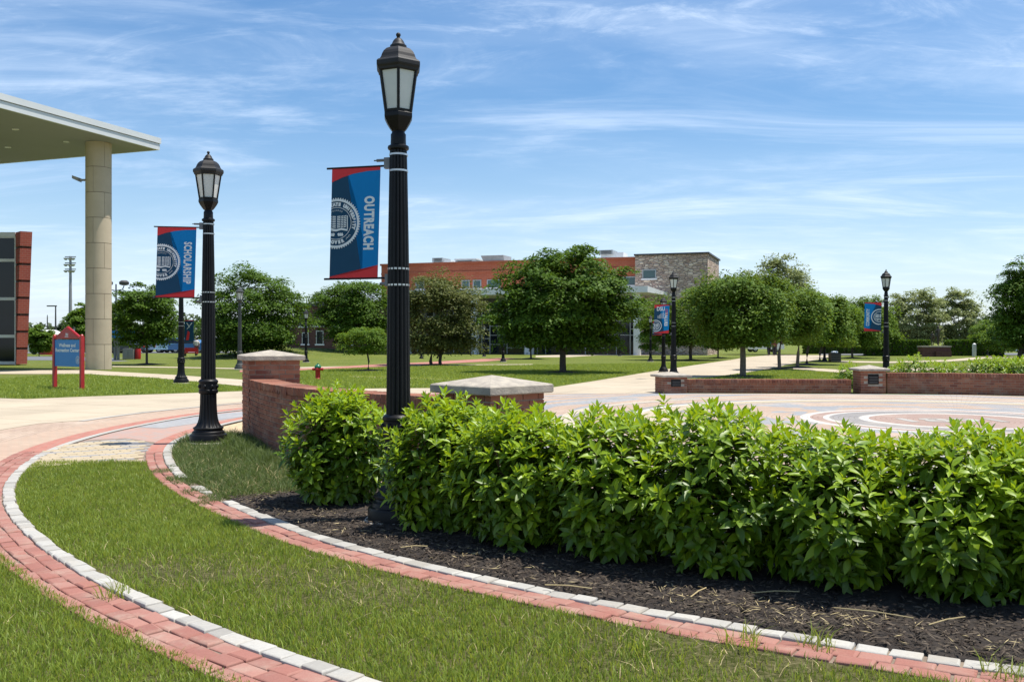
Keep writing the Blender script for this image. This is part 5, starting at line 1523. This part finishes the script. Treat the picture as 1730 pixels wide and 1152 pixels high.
MB().box(-.30, 0, -.05, .05, -.05, .05).build('arm', M['grey'], fl)
k = MB(); k.add([(-.62, -.18, .06), (-.28, -.18, -.10), (-.28, .18, -.10), (-.62, .18, .06), (-.62, -.18, .22), (-.28, -.18, .10), (-.28, .18, .10), (-.62, .18, .22)], [(3,2,1,0), (4,5,6,7), (0,1,5,4), (1,2,6,5), (2,3,7,6), (3,0,4,7)])
k.build('head', M['grey'], fl)

# ------------------------------------------------------------------ wayfinding sign
sx0, sy0 = G(92.5, 655.5); sx1, sy1 = G(138.5, 658.5)
sg = thing('sign', 'blue sign in a red gabled frame reading Wellness and Recreation Center', 'sign', ((sx0 + sx1) / 2, (sy0 + sy1) / 2, 0), math.atan2(sy1 - sy0, sx1 - sx0))
hw = math.hypot(sx1 - sx0, sy1 - sy0) / 2
pp = 53.2; Zs = lambda py: hz_of(py, 29.8)
for s_ in (-1, 1):
    MB().box(s_*hw - .055, s_*hw + .055, -.055, .055, 0, Zs(568)).build('post', M['redpaint'], sg)
    MB().lathe([(.05, 0), (.055, .02), (.02, .06)], 10, (s_*hw, 0, Zs(568))).build('post_cap', M['redpaint'], sg)
pn = MB().box(-hw + .06, hw - .06, -.03, .03, Zs(619.5), Zs(574)).build('panel', M['signblue'], sg)
gb = MB(); zg = Zs(572.5)
gb.v = [(-hw + .06, -.04, zg), (hw - .06, -.04, zg), (0, -.04, Zs(554)), (-hw + .06, .04, zg), (hw - .06, .04, zg), (0, .04, Zs(554))]
gb.f = [(0,1,2), (5,4,3), (0,3,4,1), (1,4,5,2), (2,5,3,0)]
gb.build('gable', M['redpaint'], sg)
ed = MB()
for s_ in (-1, 1): ed.tube([(s_*(hw - .02), 0, zg + .0), (0, 0, Zs(553))], .045, 6)
ed.build('gable_edge', M['redpaint'], sg)
tx = MB(); pcx = 0; zc1, zc2 = Zs(583.5), Zs(592)
for s_, zc in (('Wellness and', zc1), ('Recreation Center', zc2)):
    tt = text_tris(s_, .125, .004, .82); xs_ = [p[0] for q in tt for p in q]; kf = (2*hw - .22) * (.70 if s_[0] == 'W' else 1) / (max(xs_) - min(xs_))
    put(tx, [tuple((x * kf, zc + y * min(kf, 1.25)) for x, y in q) for q in tt], -.0335, 0)
tx.build('lettering', M['ink'], pn)
se = MB(); put(se, seal((hw - .20, Zs(608)), .125, False), -.0335, 0); se.build('seal', M['ink'], pn)
mk = MB(); put(mk, [tuple((x, Zs(565) + y) for x, y in q) for q in text_tris('DSU', .10, .004, .9)] + fan([(-.14, Zs(569.2)), (.1, Zs(569.2)), (.1, Zs(568)), (-.14, Zs(568))]), -.0435, 0)
mk.build('emblem', M['ink'], sg)

# ------------------------------------------------------------------ hydrant
hx, hy = G(537, 641)
hd_ = thing('fire_hydrant', 'red fire hydrant with green bonnet on the lawn', 'hydrant', (hx, hy, 0))
MB().lathe([(.15, 0), (.15, .035), (.115, .045), (.10, .06), (.098, .34), (.11, .36), (.118, .38), (.118, .44), (.10, .455)], 20).build('barrel', M['redpaint'], hd_, 40)
MB().lathe([(.125, .455), (.13, .47), (.13, .495), (.115, .53), (.085, .57), (.045, .595), (.03, .60), (.03, .635), (.0, .64)], 20).build('bonnet', M['greenpaint'], hd_, 40)
for a in (0, math.pi, -math.pi / 2):
    m4 = Matrix.Rotation(a, 4, 'Z'); k = MB(); k.lathe([(.05, 0), (.05, .10), (.06, .105), (.06, .14), (.03, .145), (.025, .165)], 14)
    rt = m4 @ Matrix.Translation((.06, 0, .40)) @ Matrix.Rotation(math.pi / 2, 4, 'Y')
    k.v = [tuple(rt @ Vector(p)) for p in k.v]
    k.build('hose_cap', M['redpaint'], hd_, 40)

# ------------------------------------------------------------------ small far things
def pole(label, px, Y, top_py, kind, group='tall light poles of the far left', r=.09):
    z = hz_of(top_py, Y); t = thing('light_pole', label, 'light pole', (at(px, Y), Y, 0), 0, group)
    MB().lathe([(r * 1.2, 0), (r, z * .5), (r * .7, z)], 10).build('shaft', M['grey'] if kind == 'stadium' else M['darkgrey'], t, 40)
    if kind == 'stadium':
        for q in range(3):
            MB().box(-.75, .75, -.06, .06, z - .15 - q * .85, z - .02 - q * .85).build('crossarm', M['grey'], t)
            for s_ in (-.55, 0, .45):
                k = MB(); k.lathe([(.12, 0), (.30, .22), (.30, .28)], 10, (s_, -.2, z - .55 - q * .85)); k.build('lamp_head', M['alu'], t, 40)
    elif kind == 'double':
        k = MB(); k.tube([(-.75, 0, z - .15), (-.6, 0, z - .5), (0, 0, z - .62), (.6, 0, z - .5), (.75, 0, z - .15)], .05, 6); k.build('bracket', M['darkgrey'], t, 40)
        for s_ in (-.75, .75): MB().lathe([(.2, -.12), (.42, -.05), (.45, .18), (.25, .34)], 12, (s_, 0, z)).build('lamp_head', M['darkgrey'], t, 40)
    elif kind == 'arm':
        MB().box(-.9, .1, -.1, .1, z - .12, z).build('lamp_head', M['darkgrey'], t)
    else:
        MB().lathe([(.02, 0), (.06, .05), (.06, .2), (0, .3)], 8, (0, 0, z)).build('tip', M['darkgrey'], t)
pole('tall stadium light mast with three tiers of lamps', 119, 130, 433, 'stadium', r=.22)
pole('dark parking-lot light pole with a single arm, left of the stadium mast', 94, 100, 516, 'arm')
pole('light pole with two floodlight heads right of the column', 196, 88, 480, 'double')
pole('thin far pole left of the single-arm light pole', 80, 140, 535, 'bare', r=.1)
# blue shelter behind the column
sh = thing('shelter', 'blue-roofed shelter on grey posts right of the column', 'shelter', (at(197, 70), 70, 0))
MB().box(-.95, .95, -1.2, 1.2, hz_of(571, 70), hz_of(559, 70)).build('roof', M['signblue'], sh)
for x_ in (-.12, .12):
    MB().box(x_ - .07, x_ + .07, -.1, .1, 0, hz_of(571, 70)).build('post', M['grey'], sh)
ut = thing('utility_cabinet', 'grey utility cabinets by the shelter', 'cabinet', (at(219, 72), 72, 0))
MB().box(-.42, .42, -.3, .3, 0, .85).build('case', M['grey'], ut)
MB().box(-.40, -.02, -.32, -.30, .06, .8).build('door', M['alu'], ut); MB().box(.02, .40, -.32, -.30, .06, .8).build('door', M['alu'], ut)
rb = thing('litter_bin', 'red litter bin beside the grey cabinets', 'bin', (at(233, 72), 72, 0))
MB().lathe([(.2, 0), (.22, .1), (.22, .8), (.18, .9)], 14).build('body', M['redpaint'], rb, 40); MB().lathe([(.23, .9), (.23, .95), (.08, 1.02)], 14).build('lid', M['darkgrey'], rb, 40)
bn = thing('bench', 'red bench on the lawn left of the tree behind the pier', 'bench', (at(322, 78), 78, 0))
MB().box(-.55, .55, -.2, .2, .38, .46).build('seat', M['redpaint'], bn); MB().box(-.55, .55, .16, .22, .5, .85).build('backrest', M['redpaint'], bn)
for s_ in (-.45, .45): MB().box(s_ - .04, s_ + .04, -.18, .2, 0, .5).build('leg', M['darkgrey'], bn)
kk = thing('kiosk', 'red and navy kiosk with white domed top behind the sign', 'kiosk', (at(84, 95), 95, 0))
MB().lathe([(1.0, 0), (1.0, 1.0)], 16).build('lower_wall', M['redpaint'], kk, 40); MB().lathe([(1.02, 1.0), (1.02, 1.35)], 16).build('band', M['ink'], kk, 40)
MB().lathe([(1.0, 1.35), (1.0, 2.0)], 16).build('upper_wall', M['navy'], kk, 40); MB().lathe([(1.12, 2.0), (1.0, 2.25), (.6, 2.45), (0.05, 2.5)], 16).build('roof', M['white'], kk, 40)

CARCOL = {}
def car(label, px, Y, col, rz=0.0, suv=False, z=0.016):
    if col not in CARCOL: CARCOL[col] = m_plain('car_paint', col, tuple(v * .95 for v in col), 2, .25, spec=.6)
    t = thing('parked_car', label, 'car', (at(px, Y), Y, z), rz, 'cars parked in the far lots')
    hr = 1.68 if suv else 1.45
    pr = [(-2.2, .35), (-2.22, .75), (-2.1, .95), (-1.2, 1.02), (-.55, hr), (.9 if not suv else 1.7, hr), (1.6 if not suv else 2.0, 1.05), (2.15, .95), (2.22, .6), (2.2, .35)]
    b = MB(); n = len(pr); b.v = [(x, -.86 + (.12 if z_ > 1.1 else 0), z_) for x, z_ in pr] + [(x, .86 - (.12 if z_ > 1.1 else 0), z_) for x, z_ in pr]
    b.f = [tuple(range(n)), tuple(range(2*n - 1, n - 1, -1))] + [(i, n + i, n + (i+1) % n, (i+1) % n) for i in range(n)]
    b.build('body', CARCOL[col], t, 30)
    for s_ in (-1, 1):
        e = 1.35 if suv else .78
        k = MB(); yy = s_ * .80
        w = [(-1.0, 1.05), (-.5, hr - .1), (e, hr - .1), (e + .45, 1.05)]
        k.v = [(x, yy + s_ * (.08 if z_ < 1.2 else -.03), z_) for x, z_ in w] + [(x, yy - s_ * .05, z_) for x, z_ in w]
        k.f = [(0,1,2,3), (7,6,5,4), (0,4,5,1), (1,5,6,2), (2,6,7,3), (3,7,4,0)]
        k.build('side_window', M['glass'], t)
        for x_ in (-1.35, 1.35):
            wl_ = MB(); wl_.lathe([(.20, -.02), (.33, -.01), (.33, .2), (.2, .21)], 16)
            m4 = Matrix.Translation((x_, s_ * .72 + (-.1 if s_ > 0 else -.1), .33)) @ Matrix.Rotation(-math.pi / 2, 4, 'X')
            wl_.v = [tuple(m4 @ Vector(p)) for p in wl_.v]
            wh = wl_.build('wheel', M['tyre'], t, 40)
            rm = MB(); rm.lathe([(.02, -.03), (.19, -.025), (.19, .235), (.02, .24)], 12); rm.v = [tuple(m4 @ Vector(p)) for p in rm.v]; rm.build('rim', M['alu'], wh, 40)
    for x_ in (-2.225, 2.225):
        for s_ in (-.6, .6): MB().box(x_ - .03, x_ + .03, s_ - .18, s_ + .18, .66, .80).build('headlight' if x_ < 0 else 'tail_light', M['frost'] if x_ < 0 else M['redpaint'], t)
    return t
for i, (px, Y, c, lab, suv) in enumerate([(206, 104, (.03, .03, .035), 'black parked car behind the shelter posts', False), (229, 106, (.30, .42, .55), 'pale blue parked car behind the red litter bin', False), (268, 108, (.20, .34, .55), 'blue parked car seen under the round dark tree', False), (292, 107, (.40, .62, .72), 'light blue parked van left of the lawn lamp', True), (322, 105, (.05, .16, .36), 'dark blue parked car beside the distant person', False), (385, 106, (.04, .045, .05), 'dark parked car behind the second lamp', False),
        (44, 97, (.7, .7, .7), 'white parked car showing past the brick fin', False), (1290, 112, (.65, .65, .64), 'white parked car beyond the walking people', False), (1423, 104, (.70, .70, .69), 'white parked car behind the row trunks, left one', True), (1447, 106, (.70, .70, .69), 'white parked car behind the row trunks, right one', False), (1706, 92, (.72, .72, .72), 'white parked car under the trees at the right edge', True), (1660, 100, (.04, .04, .045), 'dark parked car behind the right clipped hedge', False)]):
    car(lab, px, Y, c, R(8 if i % 2 else -6), suv)
# litter bin by the walk
lb = thing('litter_bin', 'black slatted litter bin by the walk, under the row of trees', 'bin', (*G(1410, 612), 0), 0, None, .62)
MB().box(-.52, .52, -.5, .5, .0, 1.0).build('body', M['black'], lb)
for q in range(5): MB().box(-.54, .54, -.53, -.50, .1 + q * .18, .2 + q * .18).build('slat', M['darkgrey'], lb)
MB().prism([(-.5, -.5), (.5, -.5), (.5, .5), (-.5, .5)], 1.0, 1.06).build('rim', M['black'], lb)
MB().sphere((0, 0, 1.06), .4, 12, 8, (1, 1, .5)).build('liner', M['ink'], lb, 60)
ip = thing('information_panel', 'white slanted information panel before the left clipped hedge', 'panel', (*G(1519, 601), 0))
MB().box(-.05, .05, -.05, .05, 0, .75).build('leg', M['grey'], ip)
k = MB(); k.add([(-.5, -.3, .65), (.35, -.3, .65), (.5, .3, 1.05), (-.35, .3, 1.05), (-.5, -.3, .70), (.35, -.3, .70), (.5, .3, 1.10), (-.35, .3, 1.10)], [(3,2,1,0), (4,5,6,7), (0,1,5,4), (1,2,6,5), (2,3,7,6), (3,0,4,7)]); k.build('face', M['white'], ip)
wp = thing('marker_post', 'slim white post on the lawn right of the statue', 'post', (*G(1646, 602), 0))
MB().box(-.13, .13, -.13, .13, 0, 1.05).build('shaft', M['white'], wp); MB().lathe([(.16, 1.05), (.16, 1.1), (.02, 1.2)], 4, rot=math.pi/4).build('post_cap', M['white'], wp)
for i, (px, col, top) in enumerate([(1576, 'red', 551), (1605, 'redpaint', 556), (1632, 'ink', 556), (1541, 'ink', 560), (1592, 'ink', 548)]):
    Y = 112; z = hz_of(top, Y)
    t = thing('flagpole', ['flagpole with long red flag behind the statue', 'flagpole with dark red flag right of the statue', 'flagpole with white flag before the second pale tree', 'flagpole with pale flag before the first pale tree', 'flagpole with pale flag just right of the statue'][i], 'flagpole', (at(px, Y), Y, 0), 0, 'flagpoles behind the statue')
    MB().lathe([(.05, 0), (.04, z + .2)], 8).build('mast', M['alu'], t, 40)
    k = MB(); n = 6
    for q in range(n + 1):
        for s_ in (0, 1): k.v.append((.04 + .42 * s_ * (.8 + .2 * math.sin(q)), .05 * math.sin(q * 1.3 + s_), z - q * .28))
    k.f = [(2*q, 2*q+1, 2*q+3, 2*q+2) for q in range(n)]
    fl_ = k.build('flag', M[col], t); sm = fl_.modifiers.new('thick', 'SOLIDIFY'); sm.thickness = .02

# ------------------------------------------------------------------ people and the statue
def figure(name, joints, radii, edges, m, parent):
    me = bpy.data.meshes.new(name); me.from_pydata(joints, edges, [])
    o = link(name, me, parent)
    sk = o.modifiers.new('skin', 'SKIN'); sk.use_smooth_shade = True
    me.skin_vertices  # layer made by the modifier
    for v, r_ in zip(me.skin_vertices[0].data, radii): v.radius = (r_, r_) if not isinstance(r_, tuple) else r_
    me.skin_vertices[0].data[0].use_root = True
    sb = o.modifiers.new('sub', 'SUBSURF'); sb.levels = 1; sb.render_levels = 1
    me.materials.append(m)
    return o
def person(label, loc, rz, h, top, legs, hair, stride=.22, arm_up=None, statue=None, group=None):
    t = thing('person' if not statue else 'bronze_figure', label, 'person' if not statue else 'statue', (*loc,), rz, group, h / 1.75)
    s = stride
    J = [(0,0,.95), (0,0,1.18), (0,.01,1.42), (0,0,1.52), (0,-.02,1.63), (-.09,0,.90), (-.10,-s*.5,.50), (-.10,-s*.9 if s > 0 else 0,.07), (-.10,-s*.9-.13,.03), (.09,0,.90), (.10,s*.25,.50), (.10,s*.9,.10), (.10,s*.9-.13,.03),
         (-.19,0,1.40), (-.25,.06,1.13), (-.25,-.05,.90), (-.25,-.09,.80), (.19,0,1.40), (.25,-.06,1.13), (.25,-.12,.90), (.25,-.16,.80)]
    if arm_up: J[17:21] = [(.19,0,1.42), (.33,-.10,1.52), (.42,-.22,1.72), (.44,-.26,1.80)]
    E = [(0,1), (1,2), (2,3), (3,4), (0,5), (5,6), (6,7), (7,8), (0,9), (9,10), (10,11), (11,12), (2,13), (13,14), (14,15), (15,16), (2,17), (17,18), (18,19), (19,20)]
    Rr = [(.15,.11), (.14,.10), (.15,.10), .055, .10, .09, .062, .042, .035, .09, .062, .042, .035, .06, .045, .033, .03, .06, .045, .033, .03]
    body = figure('body', J, Rr, E, statue or M['skin'], t)
    if not statue:
        k = MB(); k.lathe([(.17, .93), (.19, 1.05), (.20, 1.25), (.23, 1.40), (.10, 1.49)], 14); k.v = [(x, y * .72, z) for x, y, z in k.v]
        for s_ in (-1, 1): k.tube([(s_*.18, 0, 1.41), (s_*.26, .06*(-s_), 1.13)], [.075, .06], 8)
        k.build('shirt', top, t, 60)
        k = MB(); k.tube([(-.09, 0, .96), (-.10, -s*.5, .50), (-.10, -s*.9, .10)], [.115, .09, .065], 8); k.tube([(.09, 0, .96), (.10, s*.25, .50), (.10, s*.9, .12)], [.115, .09, .065], 8)
        k.build('trousers', legs, t, 60)
    k = MB(); k.sphere((0, .02, 1.67), .108, 12, 8, (.95, 1.05, 1.0)); k.build('hair', hair, t, 60)
    return t
teal = m_plain('teal_cloth', (.02, .25, .42), None, 5, .8); maroon = m_plain('maroon_cloth', (.16, .03, .03), None, 5, .8); dk = m_plain('dark_cloth', (.02, .02, .025), None, 5, .85); hairm = m_plain('dark_hair', (.015, .011, .009), None, 9, .6); whitecloth = m_plain('white_cloth', (.6, .55, .52), None, 5, .8)
person('person in a teal top and dark trousers walking up the path', (at(1299, 88), 88, .012), R(180), 1.72, teal, dk, hairm)
person('person in a maroon top walking on the path beside the teal one', (at(1308, 87.5), 87.5, .012), R(175), 1.68, maroon, dk, hairm)
person('distant person in a pale top standing beyond the left lawn', (at(332, 92), 92, .0), R(20), 1.7, whitecloth, maroon, hairm, .1)
ped = thing('pedestal', 'low brick pedestal carrying the bronze figures', 'pedestal', (at(1583, 84), 84, 0))
MB().box(-1.5, 1.0, -.5, .5, 0, .85).build('block', M['brick_dark'], ped); MB().box(-.4, .95, -.75, -.5, 0, .5).build('step', M['brick_dark'], ped); MB().box(-1.55, 1.05, -.55, .55, .85, .95).build('slab', M['cap'], ped)
person('bronze standing figure with one arm raised on the pedestal', (at(1585, 84), 84, .95), R(10), 1.75, None, None, M['bronze'], .15, True, M['bronze'])
person('smaller bronze figure on the left of the pedestal', (at(1575, 84), 84, .95), R(-30), 1.25, None, None, M['bronze'], .1, None, M['bronze'])
lowb = thing('low_building', 'far low brick building behind the first pale tree', 'building', (at(1522, 150), 150, 0))
MB().box(-4, 4, 0, 8, 0, 1.9).build('wall', M['brick_dark'], lowb); k = MB(); k.v = [(-4.4, -.4, 1.9), (4.4, -.4, 1.9), (4.4, 8.4, 1.9), (-4.4, 8.4, 1.9), (-3, 4, 3.1), (3, 4, 3.1)]; k.f = [(0,1,5,4), (1,2,5), (2,3,4,5), (3,0,4), (3,2,1,0)]; k.build('roof', M['brick_dark'], lowb)
for q in (-2.4, 0, 2.4): MB().box(q - .5, q + .5, -.04, .02, .7, 1.5).build('window', M['glass'], lowb)
